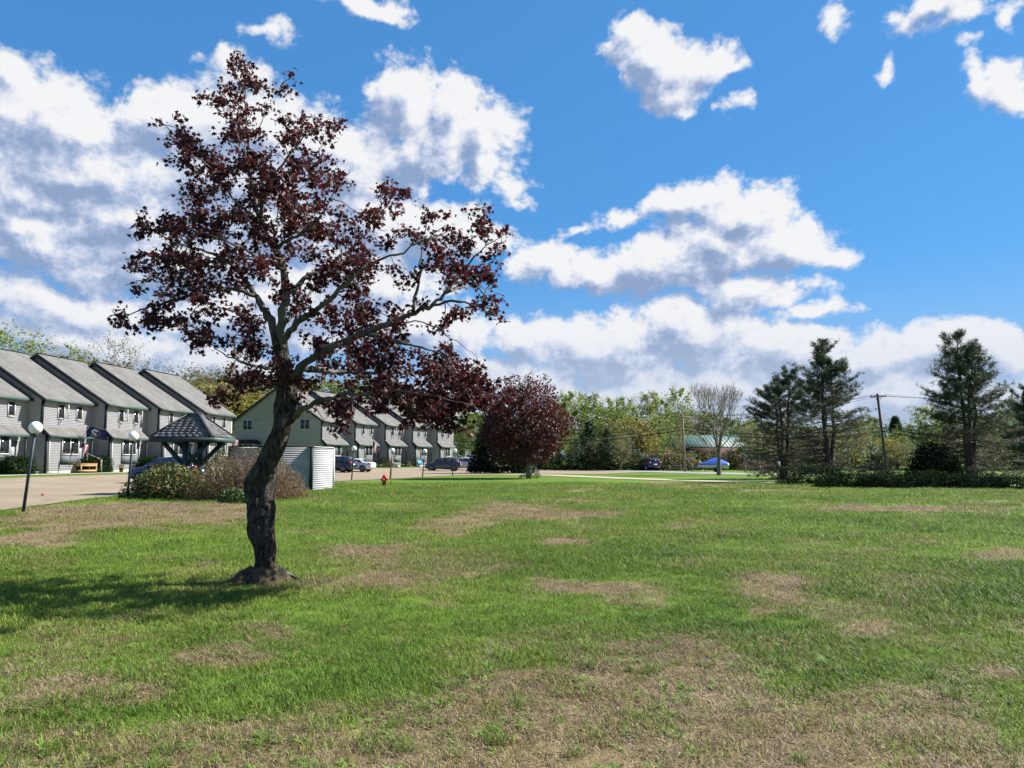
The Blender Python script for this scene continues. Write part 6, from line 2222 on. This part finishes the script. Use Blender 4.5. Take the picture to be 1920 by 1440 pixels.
for k, x, top, Y, s in [
    ('thin', 5, 628, 92, 1.2), ('thin', 38, 648, 98, 1.1), ('thin', -35, 618, 95, 1.3), ('tan', 70, 680, 105, 1.2), ('tan', 100, 672, 104, 1.2), ('thin', 145, 655, 100, 0.8), ('tan', 170, 682, 108, 1.3),
    ('bare', 205, 630, 102, 0.8), ('bare', 235, 645, 108, 0.7), ('bare', 262, 672, 112, 0.6), ('bare', 298, 680, 112, 0.5), ('tan', 240, 700, 112, 1.2), ('tan', 285, 712, 112, 1.2), ('tan', 320, 718, 115, 1.2),
    ('bare', 365, 690, 118, 0.9), ('tan', 352, 710, 118, 1.2), ('bare', 400, 688, 122, 0.9), ('tan', 392, 704, 124, 1.2), ('gold', 405, 730, 116, 1.5), ('tan', 430, 704, 124, 1.3), ('bare', 440, 688, 130, 0.9),
    ('gold', 445, 742, 120, 1.4), ('thin', 470, 728, 132, 1.2), ('tan', 490, 712, 134, 1.3), ('gold', 500, 738, 136, 1.4),
]:
    wood_tree(k, x, top, Y, W2, s)
W3 = "wood behind the far townhouses"
for k, x, top, Y, s in [
    ('tan', 540, 715, 142, 1.2), ('mid', 575, 720, 142, 1.2), ('pale', 610, 712, 146, 1.0), ('mid', 645, 725, 146, 1.2), ('pale', 680, 715, 150, 1.0), ('mid', 715, 725, 150, 1.2),
    ('pale', 750, 735, 152, 1.1), ('mid', 790, 740, 152, 1.2), ('pale', 822, 745, 154, 1.1), ('mid', 862, 790, 146, 1.2), ('mid', 885, 775, 150, 1.2), ('pale', 872, 770, 156, 1.0), ('mid', 905, 780, 140, 1.2), ('mid', 940, 780, 145, 1.3), ('mid', 975, 785, 140, 1.3),
]:
    wood_tree(k, x, top, Y, W3, s)

# undergrowth along the foot of the wood
ug = [("shrub", "dark undergrowth clump at the foot of the wood %s", yw2), ("shrub", "brown undergrowth clump at the foot of the wood %s", tw2)]
where = ["behind the far lamps", "near the yellow tree", "left of the blue hatchback", "right of the blue hatchback", "below the green roof", "behind the covered boat",
         "behind the broken-topped pine", "behind the slender pine", "behind the utility pole", "behind the tallest pine"]
for k, (x, Y, w) in enumerate(((1050, 112, 5), (1110, 104, 6), (1165, 112, 5), (1252, 104, 4), (1305, 112, 5), (1365, 110, 5), (1455, 112, 6), (1560, 108, 7), (1690, 104, 7), (1850, 102, 9))):
    q = at(x, 880, Y)
    kind = ug[k % 2] if k in (3, 5, 8) else ug[0]
    bush(kind[0], kind[1] % where[k], "shrub", (q.x, Y), w, 1.6, 2.6, [(kind[2], 2), (mg, 1)], 2600, 0.32, 260 + k, 14, bumps=0.5)


def far_wood():
    r = np.random.default_rng(77)
    n = 60000
    x = r.uniform(-75, 150, n)
    yy = 172 + r.uniform(-9, 9, n)
    top = 5.5 + 5.0 * fbm(x * 0.16, yy * 0.1, 2.0, 3) + 3.0 * (fbm(x * 0.7, yy * 0.2, 5.0, 2) - 0.5)
    z = top * r.random(n) ** 0.75
    P = np.stack([x, yy, z], 1)
    A, B, N = rand_basis(n, r)
    mi = (fbm(x * 0.12 + 9, yy * 0.12, 1.0, 2) > 0.5).astype(int)
    mb = MB()
    for k in (0, 1):
        q = mi == k
        mb.cards(*LEAF_Q, P[q], A[q], B[q], N[q], 0.55 * r.uniform(0.6, 1.4, q.sum()), mi=k)
    for i in range(130):
        xx = r.uniform(-75, 150)
        mb.tube([(xx, 168, -0.2), (xx + r.normal(0, .2), 168, 6.5)], [0.12, 0.04], 4, False, mi=2)
    o = mb.build("far_wood", [mg, bg_, bark_grey], kind='stuff')
    tag(o, "distant mixed wood closing the view behind road and houses", "wood")


far_wood()
